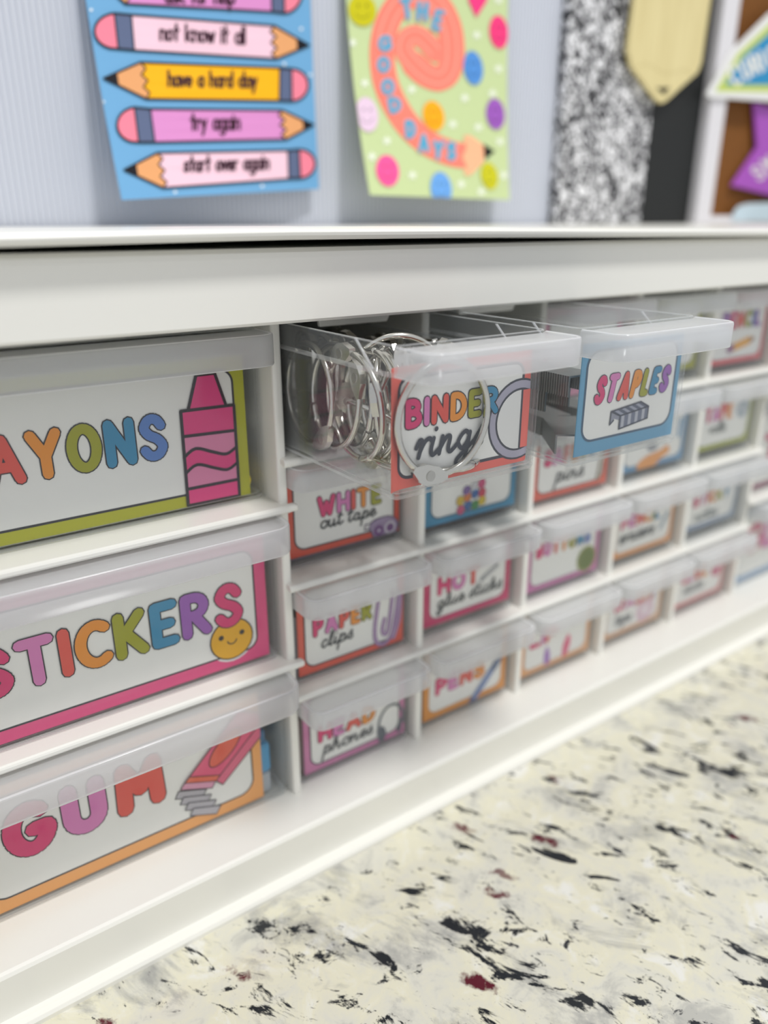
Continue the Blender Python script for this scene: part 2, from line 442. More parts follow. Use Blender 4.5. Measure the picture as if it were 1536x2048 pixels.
# thin hand-printed lower case, ascender 1, x-height .6
def _bowl(cx): return arc(cx, 0.3, 0.2, 0.3, 0, 360, 12)
HND = {
 'n': (0.36, [[(0, 0), (0, 0.6)], [(0, 0.4)] + arc(0.18, 0.42, 0.18, 0.18, 180, 0, 6) + [(0.36, 0)]]),
 'o': (0.4, [_bowl(0.2)]), 't': (0.34, [[(0.17, 1), (0.17, 0)], [(0, 0.64), (0.34, 0.64)]]),
 'k': (0.44, [[(0, 0), (0, 1)], [(0.42, 0.64), (0.04, 0.3), (0.44, 0)]]),
 'w': (0.52, [[(0, 0.6), (0.13, 0), (0.26, 0.5), (0.39, 0), (0.52, 0.6)]]),
 'i': (0.0, [[(0, 0), (0, 0.6)], [(0, 0.84), (0, 0.86)]]), 'l': (0.0, [[(0, 0), (0, 1)]]),
 'a': (0.4, [_bowl(0.2), [(0.4, 0.6), (0.4, 0)]]), 'h': (0.36, [[(0, 0), (0, 1)], [(0, 0.4)] + arc(0.18, 0.42, 0.18, 0.18, 180, 0, 6) + [(0.36, 0)]]),
 'v': (0.36, [[(0, 0.6), (0.18, 0), (0.36, 0.6)]]), 'e': (0.38, [[(0, 0.3), (0.38, 0.3)] + arc(0.19, 0.3, 0.19, 0.3, 0, 310, 10)]),
 'r': (0.26, [[(0, 0), (0, 0.6)], [(0, 0.38)] + arc(0.16, 0.42, 0.16, 0.17, 180, 50, 5)]),
 'd': (0.4, [_bowl(0.2), [(0.4, 1), (0.4, 0)]]), 'y': (0.36, [[(0, 0.6), (0.18, 0.06)], [(0.36, 0.6), (0.08, -0.36)]]),
 'g': (0.4, [_bowl(0.2), [(0.4, 0.6), (0.4, -0.2), (0.26, -0.36), (0.04, -0.3)]]),
 's': (0.34, [spline([(0.32, 0.5), (0.16, 0.6), (0.03, 0.45), (0.18, 0.31), (0.33, 0.15), (0.16, 0), (0, 0.1)], 3)]),
 'p': (0.4, [_bowl(0.2), [(0, 0.6), (0, -0.4)]]), 'f': (0.28, [[(0.28, 0.95), (0.14, 0.95), (0.12, 0)], [(0, 0.6), (0.28, 0.6)]]),
 ' ': (0.3, []),
}
def hand(art, text, a, b, h, w, col, lay=6):
    """hand-printed text from a to b (baseline ends, y downwards) in picture-like coordinates"""
    gap = 0.14
    nat = sum(HND[c][0] + gap for c in text) - gap
    ux, uy = (b[0] - a[0]) / nat, (b[1] - a[1]) / nat
    x = 0.0
    for c in text:
        for st in HND[c][1]:
            art.stroke([(a[0] + (x + p[0]) * ux, a[1] + (x + p[0]) * uy - p[1] * h) for p in st], w, col, lay)
        x += HND[c][0] + gap

# ------------------------------------------------------------------ setting: counter, wall
def structure(o):
    o['kind'] = 'structure'; return o
structure(box('countertop', (-420, 1150, -60, 400, ZC - 30, ZC), granite, bevel=2.0))

wall_mat = M('fluted_board', (206, 210, 220), 0.38, 0, 0.5)
WALL_Y = 375.0
_v, _f = [], []
pitch = 2.6
x = -260.0; k = 0
while x < 560:
    for dx, dy in ((0.0, 0.0), (0.4, 0.6), (1.0, 0.6), (1.4, 0.0)):
        for z in (ZC, 330.0): _v.append((x + dx, WALL_Y + dy, z))
    x += pitch
n = len(_v) // 2
_f = [(2 * i, 2 * i + 2, 2 * i + 3, 2 * i + 1) for i in range(n - 1)]
_b = len(_v)
_v += [(-260.0, WALL_Y + 5, ZC), (_v[2 * n - 2][0], WALL_Y + 5, ZC), (_v[2 * n - 2][0], WALL_Y + 5, 330.0), (-260.0, WALL_Y + 5, 330.0)]
_f += [(_b + 1, _b, _b + 3, _b + 2)]
structure(mesh_obj('wall_back', _v, _f, wall_mat))
structure(box('wall_plain', (_v[2 * n - 2][0], 1150, WALL_Y, WALL_Y + 5, ZC, 330), M('wall_paint', (222, 222, 224), 0.6)))

# ------------------------------------------------------------------ cabinet frame
PITCH_X = 57.9
D = [111.7 + PITCH_X * k for k in range(6)]           # right faces of the six dividers
DT = 3.3
FLOOR, CEIL, TOPZ = -204.5, -27.7, -7.1
SM = 43.9 + 0.5                                        # small row pitch
SMALL_Z = [FLOOR + SM * k for k in (3, 2, 1, 0)]       # top row first
LARGE_Z = [FLOOR + 58.93 * k for k in (2, 1, 0)]
XL, XR = -4.1, 516.8
YF, YG, YB = 194.8, 212.0, 358.0

cab = root('drawer_cabinet', 'white plastic drawer cabinet standing on the granite counter', 'cabinet', ((XL + XR) / 2, (YF + YB) / 2, ZC))
sweep_x('top_rail', [(YF + 0.6, -27.1), (YF, -26.3), (YF, -9.6), (YF + 0.5, -8.2), (YF + 2.2, TOPZ), (214.5, TOPZ), (214.5, CEIL), (211.5, CEIL), (207, -27.4)][::-1], XL - 8, XR + 8, white_plastic, cab)
box('top_panel', (XL - 8, XR + 8, 214.5, YB, CEIL, TOPZ), white_plastic, cab)
# base: deck, front face and foot flange
sweep_x('base', [(YF + 1.7, -223.4), (YF + 1.6, -223.1), (YF, -206.2), (YF + 0.5, -205.1), (YF + 1.5, FLOOR - 0.15), (YG - 4, FLOOR), (YB, FLOOR), (YB, -223.4)][::-1], XL - 8, XR + 8, white_plastic, cab)
sweep_x('foot_flange', [(YF + 4, -223.1), (194.2, -223.2), (192.4, -223.5), (191.8, -224.6), (192.1, ZC), (YB, ZC), (YB, -223.1)][::-1], XL - 10, XR + 10, white_plastic, cab)
box('side_panel', (XL - 8, XL, YF, YB, FLOOR, CEIL), white_plastic, cab, 0.6)
box('side_panel', (XR, XR + 8, YF, YB, FLOOR, CEIL), white_plastic, cab, 0.6)
box('back_panel', (XL, XR, YB - 3, YB, FLOOR, CEIL), white_plastic, cab)
for d in D:
    box('divider', (d - DT, d, YG, 354, FLOOR - 0.4, CEIL + 0.4), white_plastic, cab, 1.1, 3)
SH = 2.6
def shelf(x0, x1, ztop):
    y0, z0, z1 = 208.6, ztop - SH, ztop
    prof = [(y0, z0 + 0.8), (y0, z1 - 0.9), (y0 + 0.3, z1 - 0.35), (y0 + 0.9, z1), (352, z1), (352, z0 + 0.6), (y0 + 3, z0 + 0.5), (y0 + 0.7, z0), (y0 + 0.2, z0 + 0.25)]
    o = sweep_x('shelf', prof[::-1], x0, x1, white_plastic, cab, bevel=0.5)
for z in LARGE_Z[:2]:
    shelf(XL, D[0] - 0.6, z)
    shelf(D[5] - DT + 0.6, XR, z)
    for xn in (D[0] - 2.0, D[5] - DT - 2.0):      # rounded bead ends standing proud of the divider
        box('shelf_nub', (xn, xn + 4.0, 208.6, 211.9, z - SH + 0.1, z), white_plastic, cab, 1.0, 3)
for z in SMALL_Z[:3]:
    shelf(D[0] - DT + 0.8, D[5] - 0.8, z)
# stop tabs hanging from the top rail over the two open slots
for k in (0, 1):
    x0 = D[0] + PITCH_X * k + 15.4
    extrude_poly('stop_tab', [(x0, 214.6, -31.7), (x0 + 26, 214.6, -31.7), (x0 + 28.5, 214.6, CEIL), (x0 - 0.5, 214.6, CEIL)], 1.6, white_plastic, cab, 0.3)

# ------------------------------------------------------------------ lid board over the cabinet
def lid_z(x):
    return float(np.interp(x, [-60, 30, 100, 165, 250, 340, 600], [-5.8, -5.6, -4.9, -5.1, -5.9, -6.6, -6.8]))
_v, _f = [], []
xs = [-60 + 15 * i for i in range(45)]
for x in xs:
    zb = lid_z(x)
    for y, z in ((190.4, zb + 0.4), (189.6, zb + 1.1), (189.4, zb + 1.9), (190.0, zb + 2.7), (192.0, zb + 3.2), (204, zb + 3.35), (372.5, -2.6), (372.5, TOPZ), (230, TOPZ if zb < -6.5 else (TOPZ + zb) / 2), (191.5, zb)):
        _v.append((x, y, z))
m = 10
for i in range(len(xs) - 1):
    for j in range(m):
        a, b = i * m + j, i * m + (j + 1) % m
        _f.append((a, b, b + m, a + m))
_f += [tuple(range(m))[::-1], tuple(range(len(_v) - m, len(_v)))]
lid = mesh_obj('lid_board', _v, _f, white_plastic, smooth=False)
tag(lid, 'thin white board lying on top of the drawer cabinet', 'board')

# ------------------------------------------------------------------ drawers
def loft(loops):
    n = len(loops[0]); v = [p for l in loops for p in l]; f = []
    for k in range(len(loops) - 1):
        for i in range(n):
            a, b = k * n + i, k * n + (i + 1) % n
            f.append((a, b, b + n, a + n))
    f.append(tuple(range(n))[::-1]); f.append(tuple(range((len(loops) - 1) * n, len(loops) * n)))
    return v, f
MESH_CACHE = {}
def drawer_box(cx, yf, z0, W, H, Dp, parent):
    steps = [(0, 2.2), (0.5, 1.0), (1.6, 0.6), (H - 8.2, 0.35), (H - 7.4, 0.0), (H - 0.3, 0.0), (H, 0.2), (H, 0.7), (H - 0.3, 0.85), (H - 7.0, 0.9), (H - 7.8, 1.25), (2.2, 1.5), (1.5, 2.4)]
    loops = [[(cx + p[0], yf + p[1], z0 + z) for p in rrect(W, Dp, 3.0, ins)] for z, ins in steps]
    v, f = loft(loops)
    n = len(loops[0]); fm = []
    for k in range(len(loops) - 1): fm += [1 if k in (0, 1, 3, 5, 6, 7, 9, 11) else 0] * n
    o = mesh_obj('box', v, f, [clear_plastic, moulded_edge], parent, fmat=fm + [0, 0])
    return o
def lip_loop(cx, yf, W, ins, z, out, r, n=7):
    x0, x1, y0 = cx - W / 2 + ins, cx + W / 2 - ins, yf - out + ins
    r = max(r - ins, 0.5)
    pts = [(x0, yf + 0.3, z)]
    for i in range(n + 1):
        a = math.radians(180 + 90 * i / n); pts.append((x0 + r + r * math.cos(a), y0 + r + r * math.sin(a), z))
    for i in range(n + 1):
        a = math.radians(270 + 90 * i / n); pts.append((x1 - r + r * math.cos(a), y0 + r + r * math.sin(a), z))
    pts.append((x1, yf + 0.3, z))
    return pts
def drawer_lip(cx, yf, z0, W, H, parent, out=14.8, skirt=7.8, r=5.0):
    st = [(H - skirt, 0.9), (H - skirt, 0.15), (H - skirt + 0.3, 0.0), (H - 1.0, 0.0), (H - 0.45, 0.2), (H - 0.25, 0.7), (H - 0.5, 1.3), (H - 0.8, 2.2)]
    loops = [lip_loop(cx, yf, W, i, z0 + z, out, r) for z, i in st]
    inner = [lip_loop(cx, yf, W, i, z0 + z, out, r) for z, i in [(H - 2.1, 2.4), (H - 2.6, 1.4), (H - skirt, 0.9)]]
    n = len(loops[0]); seq = loops + inner[:2]
    v = [p for l in seq for p in l]; f = []
    K = len(seq)
    for k in range(K):
        if k == len(loops) - 1: continue
        k2 = (k + 1) % K
        for i in range(n - 1):
            f.append((k * n + i, k * n + i + 1, k2 * n + i + 1, k2 * n + i))
    t = (len(loops) - 1) * n
    f.append(tuple(range(t, t + n)))
    t = len(loops) * n
    f.append(tuple(range(t, t + n))[::-1])
    fm = []
    for k in range(K):
        if k == len(loops) - 1: continue
        fm += [1 if k in (0, 1, 4, 5) else 0] * (n - 1)
    o = mesh_obj('handle', v, f, [frosted_plastic, lip_edge], parent, fmat=fm + [0, 0])
    me = o.data
    me.polygons.foreach_set('use_smooth', [len(p.vertices) == 4 for p in me.polygons])
    return o
LINE = 0.055
def label_card(parent, x0, x1, y, z0, z1, border, art_fn, bw=3.2, rad=4.2, bottom=None, lw=0.6, curl=0.0, line=DARK, off=(0, 0)):
    """card standing behind the clear front; art_fn(lettering, icon, w, h) draws on it in mm from its lower-left corner"""
    w, h = x1 - x0, z1 - z0
    def mp(px, pz, lay):
        yy = y - lay * LINE
        if curl and px < 5: yy += curl * ((5 - px) / 5) ** 2
        return (x0 + px, yy, z0 + pz)
    n = 12
    xs = sorted(set([0, 1.2, 2.5, 3.8, 5.0] + [5 + (w - 5) * i / 4 for i in range(1, 5)]))
    v = []; f = []
    for px in xs:
        yy = y + (curl * ((5 - px) / 5) ** 2 if curl and px < 5 else 0)
        v += [(x0 + px, yy, z0), (x0 + px, yy, z1), (x0 + px, yy + 0.35, z1), (x0 + px, yy + 0.35, z0)]
    for i in range(len(xs) - 1):
        for j in range(4):
            a, b = 4 * i + j, 4 * i + (j + 1) % 4
            f.append((a, a + 4, b + 4, b))
    f += [(0, 1, 2, 3)[::-1], tuple(4 * (len(xs) - 1) + q for q in (0, 1, 2, 3))]
    card = mesh_obj('label_card', v, f, ink(border), parent)
    panel = Art(); bb = bottom if bottom is not None else bw
    panel.poly(rect(bw, w - bw, bb, h - bw, rad), (243, 242, 237), 1)
    panel.stroke(rect(bw, w - bw, bb, h - bw, rad, 6), lw, line, 2, closed=True)
    panel.build('label_panel', mp, card)
    let, ico = Art((0.05, w - 0.05, 0.05, h), off=off), Art((0.05, w - 0.05, 0.05, h), off=off)
    art_fn(let, ico, w, h)
    if let.items: let.build('lettering', mp, card)
    if ico.items: ico.build('picture', mp, card)
    return card

SW, SH_, SD = 53.8, 41.2, 134.0
LW, LH_, LD = 111.0, 55.8, 134.0
def small_drawer(k, row, yf, label, border, art_fn, lx=(3.2, 51.4), group=None, lift=0.0, card_y=2.9, curl=0.0, cz=(1.7, 38.5), **kw):
    cx = D[0] + PITCH_X * k + 27.3; z0 = SMALL_Z[row] + 0.05 + lift
    r = root('small_drawer', label, 'drawer', (cx, yf + SD / 2, z0), group)
    drawer_box(cx, yf, z0, SW, SH_, SD, r)
    drawer_lip(cx, yf, z0, SW, SH_, r)
    for s in (-1, 1):     # moulded diagonal ribs inside the rim
        xx = cx + s * (SW / 2 - 1.5)
        v = []
        for yy, zz in ((19.6, SH_ - 0.4), (11.4, SH_ - 7.4)):
            v += [(xx - 0.3, yf + yy, z0 + zz), (xx + 0.3, yf + yy, z0 + zz), (xx + 0.3, yf + yy + 0.6, z0 + zz), (xx - 0.3, yf + yy + 0.6, z0 + zz)]
        mesh_obj('rib', v, [(0, 1, 2, 3), (7, 6, 5, 4), (0, 4, 5, 1), (1, 5, 6, 2), (2, 6, 7, 3), (3, 7, 4, 0)], frosted_plastic, r)
    xl = D[0] + PITCH_X * k + 1.0
    label_card(r, xl + lx[0], xl + lx[1], yf + card_y, z0 + cz[0], z0 + cz[1], border, art_fn, curl=curl, off=(-lx[0], -cz[0] - lift), **kw)
    return r
def large_drawer(cx, row, yf, label, border, art_fn, lx, group=None, **kw):
    z0 = LARGE_Z[row] + 0.05
    r = root('large_drawer', label, 'drawer', (cx, yf + LD / 2, z0), group)
    drawer_box(cx, yf, z0, LW, LH_, LD, r)
    drawer_lip(cx, yf, z0, LW, LH_, r, skirt=9.6, r=6.5)
    label_card(r, lx[0], lx[1], yf + 2.9, z0 + 1.6, z0 + 47.5, border, art_fn, off=(-lx[0], -1.6), **kw)
    return r

GS, GL = 'small clear drawers in the middle of the cabinet', 'large clear drawers at the cabinet sides'
def art_crayons(t, i, w, h):
    caps(t, 'CRAYONS', 6.8, 77.0, 18.4, 33.0, 0.215, [CRIM, PINK, CORAL, ORNG, OLIV, TEAL, BLUE])
    K, A_, B_ = (34, 30, 38), (232, 66, 134), (230, 138, 176)
    i.poly([(81.4, 2.2), (99.0, 2.0), (99.2, 32.2), (81.8, 32.5)], B_, 6)
    i.poly([(81.7, 24.6), (99.2, 24.0), (99.2, 32.2), (81.8, 32.5)], A_, 7)
    w1 = spline([(81.5, 18.0), (85.5, 20.2), (91.0, 18.2), (95.5, 16.8), (99.2, 18.6)], 4)
    w2 = spline([(81.5, 12.8), (85.5, 15.0), (91.0, 13.0), (95.5, 11.6), (99.2, 13.4)], 4)
    i.poly(w1 + w2[::-1], A_, 7)
    i.poly([(81.4, 2.2), (99.0, 2.0), (99.0, 7.6), (81.4, 7.6)], A_, 7)
    i.poly([(84.2, 32.6), (96.4, 32.3), (93.6, 42.6), (87.6, 42.6)], A_, 7)
    for s_ in ([(81.4, 2.2), (99.0, 2.0), (99.2, 32.2), (81.8, 32.5), (81.4, 2.2)], [(81.7, 24.6), (99.2, 24.0)], w1, w2, [(81.4, 7.6), (99.0, 7.6)], [(84.2, 32.6), (87.6, 42.8), (93.6, 42.8), (96.6, 32.3)]):
        i.stroke(s_, 1.0, K, 8)
def art_stickers(t, i, w, h):
    t.disc((14.5, 37.5), 6.4, DARK, 2); t.disc((14.5, 37.5), 5.8, TEAL, 3)  # teal disc is a picture, built into the lettering mesh
    i.disc((90.4, 12.3), 8.7, (236, 234, 232), 2, 8.6, 24); i.disc((90.4, 12.3), 8.0, (52, 44, 40), 3, 7.8, 24); i.disc((90.4, 12.3), 7.5, (236, 176, 22), 4, 7.3, 24)
    for x in (86.6, 94.2): i.disc((x, 13.8), 0.95, (44, 36, 34), 5)
    i.stroke(arc(90.4, 12.2, 1.7, 1.7, 195, 345, 8), 0.45, (44, 36, 34), 5)
    caps(t, 'STICKERS', 12.6, 95.3, 17.0, 33.4, 0.22, CYC, lay=6)
def art_gum(t, i, w, h):
    caps(t, 'GUM', 11.2, 61.8, 18.4, 39.0, 0.265, [CRIM, PINK, CORAL], gapf=1.5)
    K = (60, 34, 46)
    for k in range(4):
        x, z = 64.6 + k * 1.5, 17.0 - k * 3.1
        i.shape([(x, z), (x + 1.4, z + 2.6), (x + 11.5, z - 1.2), (x + 9.6, z - 4.0)], (186, 182, 188), (70, 66, 72), 0.35, 3 + 2 * k)
    i.shape([(66.6, 20.2), (68.4, 22.4), (79.5, 18.0), (78.0, 15.6)], (226, 160, 186), K, 0.35, 11)
    i.shape([(68.4, 22.4), (79.5, 18.0), (101, 37.5), (90, 43.0)], (232, 92, 128), K, 0.4, 12)
    i.shape([(79.5, 18.0), (82.0, 15.2), (103, 33.5), (101, 37.5)], (226, 104, 134), K, 0.4, 12)
    i.shape([(68.4, 22.4), (79.5, 18.0), (81.2, 19.8), (70.1, 24.2)], (232, 112, 84), K, 0.3, 14)
    i.shape([(84 + 8.2 * math.cos(a) * 0.72 - 3.6 * math.sin(a) * 0.7, 30.4 + 8.2 * math.cos(a) * 0.7 + 3.6 * math.sin(a) * 0.72) for a in [math.tau * q / 20 for q in range(20)]], (232, 104, 82), K, 0.35, 14)
large_drawer(52.3, 0, 219.5, 'large closed drawer with olive bordered CRAYONS label and pink crayon drawing', (184, 184, 38), art_crayons, (0.0, 103.2), GL, bw=3.9, bottom=4.1, lw=0.7)
large_drawer(52.3, 1, 214.6, 'large closed drawer with pink bordered STICKERS label and smiling yellow sticker', (230, 80, 134), art_stickers, (-0.6, 104.2), GL, bw=4.4, bottom=4.6, lw=0.6)
large_drawer(52.3, 2, 213.6, 'large closed drawer with orange bordered GUM label, lowest of its stack', (246, 172, 96), art_gum, (0.6, 97.8), GL, bw=3.9, bottom=4.9, lw=0.6, rad=5.5)

def art_binder(t, i, w, h):
    K = (60, 62, 74)
    caps(t, 'BINDER', 6.0, 39.4, 19.3, 27.6, 0.25, CYC, lw=0.45)
    script(t, 'rings', 9.2, 34.0, 11.0, 5.0, 0.26, (58, 62, 74), 8)
    i.disc((48.0, 16.3), 12.2, K, 2, 12.2, 36); i.disc((48.0, 16.3), 11.6, (176, 172, 190), 3, 11.6, 36); i.disc((48.0, 16.3), 9.4, K, 4, 9.4, 36); i.disc((48.0, 16.3), 8.8, (236, 235, 232), 5, 8.8, 36)
    i.poly(rect(48.6, 52.0, 7.6, 25.0), (240, 112, 100), 6); i.stroke([(48.6, 7.6), (48.6, 25.0)], 0.7, K, 7)
def art_white(t, i, w, h):
    caps(t, 'WHITE', 15.6, 43.6, 16.2, 24.4, 0.24, [CRIM, PINK, CORAL, ORNG, OLIV], lw=0.4)
    script(t, 'out tape', 16.6, 40.8, 12.0, 2.7, 0.24, (40, 46, 56), 8)
    K, P = (84, 66, 96), (158, 138, 172)
    i.shape(spline([(37, 7.2), (40, 10.0), (47.5, 10.2), (51.3, 6.6), (49.5, 2.4), (44.5, 1.2), (40, 3.2), (38.5, 6.2)], 4, True), P, K, 0.5, 3)
    i.disc((42.2, 5.4), 2.3, (116, 70, 130), 5); i.disc((42.2, 5.4), 0.8, (190, 176, 200), 6)
    i.disc((47.4, 5.6), 2.6, (214, 206, 218), 5); i.disc((47.4, 5.6), 1.7, (116, 70, 130), 6)
    i.shape([(35.6, 7.0), (37.6, 7.0), (38.4, 9.0), (36, 9.2)], (224, 222, 220), K, 0.4, 5)
def art_paper(t, i, w, h):
    caps(t, 'PAPER', 9.4, 35.8, 16.2, 24.2, 0.25, [CRIM, PINK, CORAL, ORNG, OLIV], lw=0.4)
    script(t, 'clips', 12.6, 27.0, 11.0, 3.0, 0.24, (48, 52, 60), 8)
    P = (146, 108, 158)
    for pts in ([(38.6, 22), (37.0, 11), (37.8, 5.0), (41.5, 3.2), (45, 6.0), (47.0, 14), (48.6, 24)], [(41.6, 14), (40.6, 9.2), (42.2, 7.2), (43.6, 10), (45.5, 24)], [(49.4, 22), (48.6, 12), (46, 4.5)]):
        i.stroke(spline(pts, 6), 1.9, P, 4); i.stroke(spline(pts, 6), 0.6, (196, 170, 204), 5)
def art_head(t, i, w, h):
    caps(t, 'HEAD', 9.6, 36.6, 14.0, 22.0, 0.27, [CRIM, PINK, CORAL, ORNG], lw=0.4)
    script(t, 'phones', 11.6, 35.4, 8.4, 3.1, 0.24, (48, 52, 58), 8)
    G = (96, 102, 110)
    i.stroke(arc(44.6, 9.0, 6.4, 9.0, 195, -10, 14), 1.2, G, 4)
    i.poly(spline([(37.4, 8.6), (40.4, 9.2), (42.0, 5.4), (40.6, 2.2), (38.4, 2.6)], 4, True), G, 5)
    i.poly(spline([(50.2, 10.0), (48.4, 8.0), (47.4, 3.6), (49.4, 3.4)], 4, True), G, 5)
def art_staples(t, i, w, h):
    caps(t, 'STAPLES', 10.4, 47.6, 19.4, 28.3, 0.25, CYC, lw=0.35, slant=1.4, line=(74, 66, 80))
    K, A_, B_ = (62, 66, 82), (116, 122, 142), (186, 188, 198)
    i.poly([(19.4, 16.5), (23.8, 14.6), (37.6, 15.8), (33.4, 17.8)], (92, 98, 118), 3)
    i.poly([(23.8, 14.6), (37.6, 15.8), (37.6, 12.0), (23.8, 10.4)], A_, 3)
    i.poly([(19.4, 16.5), (23.8, 14.6), (23.8, 13.2), (21.2, 14.0), (20.9, 13.6), (19.2, 12.4)], (150, 152, 166), 3)
    for k in range(4):
        x = 24.6 + k * 3.3
        i.poly([(x, 10.6 + k * 0.36), (x + 1.4, 10.8 + k * 0.36), (x + 1.4, 14.5 + k * 0.28), (x, 14.4 + k * 0.28)], B_, 4)
        i.poly([(x, 14.6 + k * 0.28), (x + 1.4, 14.8 + k * 0.28), (x - 2.8, 16.9 + k * 0.28), (x - 4.2, 16.7 + k * 0.28)], (160, 164, 180), 4)
    for s_ in ([(19.4, 16.5), (23.8, 14.6), (37.6, 15.8), (33.4, 17.8), (19.4, 16.5), (19.2, 12.4), (20.9, 13.6)], [(23.8, 14.6), (23.8, 10.4), (37.6, 12.0), (37.6, 15.8)]):
        i.stroke(s_, 0.5, K, 5)
def art_beads(t, i, w, h):
    for x, z, c in ((24.5, 14.5, (128, 96, 170)), (28.5, 15.6, (226, 226, 228)), (32.4, 16.0, (224, 70, 130)), (21.2, 10.8, (232, 196, 40)), (25, 11.6, (232, 132, 50)), (29, 12.3, (50, 110, 180)), (32.8, 12.0, (222, 60, 90)), (21.6, 6.8, (222, 80, 130)), (25.4, 8.0, (40, 110, 176)), (29.2, 7.4, (56, 150, 70)), (33, 8.6, (236, 206, 40))):
        i.disc((x, z), 2.2, (70, 50, 60), 3); i.disc((x, z), 1.85, c, 4); i.disc((x, z), 0.5, (90, 70, 80), 5)
def art_hot(t, i, w, h):
    caps(t, 'HOT', 10.2, 33.0, 16.0, 24.6, 0.26, [CRIM, PINK, CORAL], lw=0.3, line=(140, 80, 90))
    script(t, 'glue sticks', 10.0, 46.4, 10.4, 3.1, 0.24, (48, 54, 58), 8)
    i.stroke([(34.5, 17.2), (43.0, 21.4)], 2.2, (150, 152, 156), 3); i.stroke([(36.5, 18.0), (43.0, 21.2)], 0.8, (214, 214, 214), 4)
def art_pens(t, i, w, h):
    caps(t, 'PENS', 10.0, 38.6, 12.6, 21.2, 0.27, [CRIM, PINK, CORAL, ORNG], lw=0.3, line=(150, 96, 96))
    i.stroke([(31.4, 2.2), (46.6, 18.4)], 3.5, (112, 136, 186), 8); i.stroke([(43.5, 15.0), (47.4, 19.4)], 3.6, (84, 102, 140), 9); i.stroke([(30.6, 0.9), (31.8, 2.6)], 2.0, (92, 84, 130), 9)
def art_pins(t, i, w, h):
    caps(t, 'SAFETY', 9.0, 43.0, 16.2, 24.2, 0.26, CYC, lw=0.3)
    script(t, 'pins', 17.0, 35.4, 8.6, 3.6, 0.24, (52, 56, 64), 8)
    i.stroke(spline([(44.6, 5.2), (46.2, 14), (48.0, 21)], 4), 1.3, (140, 126, 104), 4)
    i.stroke(spline([(44.6, 5.2), (46.8, 5.6), (49.6, 20)], 4), 0.9, (160, 146, 120), 4)
def art_buttons(t, i, w, h):
    caps(t, 'BUTTONS', 8.6, 45.0, 17.8, 25.2, 0.26, [CRIM, PINK, CORAL, ORNG, OLIV, TEAL, BLUE], lw=0.25, line=(150, 90, 110))
    i.disc((43.2, 9.6), 6.6, (150, 156, 84), 3, 6.6, 20); i.disc((43.2, 9.6), 5.4, (104, 120, 52), 4, 5.4, 20)
def art_balm(t, i, w, h):
    caps(t, 'LIP', 9.0, 28.0, 15.6, 24.0, 0.27, [CRIM, PINK, CORAL], lw=0.25, line=(150, 90, 110))
    i.poly(spline([(20.6, 3.6), (19.4, 8.4), (21.0, 13.6), (23.4, 9.0), (23.2, 4.0)], 4, True), (160, 104, 190), 3)
    i.poly(spline([(32.6, 4.0), (32.6, 10.6), (35.6, 15.6), (37.6, 12.0), (35.8, 5.2)], 4, True), (226, 66, 118), 3)
def art_washi(t, i, w, h):
    caps(t, 'WASHI', 10.0, 44.0, 16.0, 23.0, 0.26, [CRIM, PINK, CORAL, ORNG, PURP], lw=0.25, line=(150, 90, 110))
    script(t, 'tape', 13.0, 26.0, 8.6, 3.2, 0.26, (90, 94, 100), 8)
    i.disc((37.5, 11.0), 7.2, (228, 196, 210), 3, 7.2, 20); i.disc((37.5, 11.0), 3.0, (240, 226, 232), 4)
def art_glue(t, i, w, h):
    caps(t, 'GLUE', 9.6, 34.0, 16.0, 24.0, 0.27, [CRIM, PINK, CORAL, ORNG], lw=0.25, line=(150, 90, 110))
    script(t, 'sticks', 13.0, 32.0, 9.4, 3.0, 0.26, (100, 102, 108), 8)
    i.disc((43.2, 17.4), 4.6, (206, 70, 118), 3)
def art_erasers(t, i, w, h):
    caps(t, 'PENCIL', 9.0, 40.0, 18.0, 25.0, 0.26, CYC, lw=0.25, line=(150, 90, 110))
    script(t, 'erasers', 8.6, 36.0, 11.0, 3.6, 0.28, (70, 74, 80), 8)
    i.stroke([(41, 12.4), (46, 19.6)], 2.6, (148, 164, 178), 3)
def art_notes(t, i, w, h):
    caps(t, 'STICKY', 9.4, 44.0, 17.0, 24.0, 0.26, CYC, lw=0.25, line=(130, 90, 110))
    script(t, 'notes', 13.0, 34.0, 9.0, 3.2, 0.26, (110, 122, 128), 8)
def art_bandage(t, i, w, h):
    i.poly(spline([(17, 2.6), (16, 6.4), (22, 9.4), (32, 10.8), (38, 12.6), (40, 9.0), (34, 6.4), (28, 3.0)], 4, True), (238, 164, 96), 3)
    i.disc((26, 13.6), 4.2, (150, 152, 160), 4, 2.2); i.stroke([(46, 16), (46.4, 24)], 2.2, (90, 150, 190), 3)
def art_tape(t, i, w, h):
    caps(t, 'TAPE', 8.8, 33.0, 18.6, 27.6, 0.27, [CRIM, PINK, CORAL, ORNG], lw=0.25, line=(160, 100, 120))
    script(t, 'rolls', 14.0, 29.0, 12.6, 2.8, 0.28, (96, 104, 104), 8)
    i.disc((42.4, 22.6), 5.2, (166, 178, 188), 3); i.disc((42.4, 22.6), 2.2, (210, 214, 218), 4)
def art_pencil(t, i, w, h):
    caps(t, 'PENCIL', 11.4, 45.6, 20.6, 29.2, 0.26, [PURP, CRIM, CORAL, OLIV, BLUE, PURP], lw=0.3)
    i.stroke([(24.0, 11.4), (38.0, 14.0)], 4.2, (238, 172, 62), 4); i.stroke([(20.6, 10.8), (23.0, 11.2)], 4.2, (150, 96, 136), 5); i.stroke([(38.4, 14.0), (41.4, 14.6)], 2.0, (150, 100, 60), 5)
def art_ring(t, i, w, h):
    i.disc((30.0, 13.0), 7.0, (210, 212, 208), 3, 7.0, 20); i.disc((30, 13.0), 4.2, (238, 237, 234), 4)
def art_none(t, i, w, h): pass

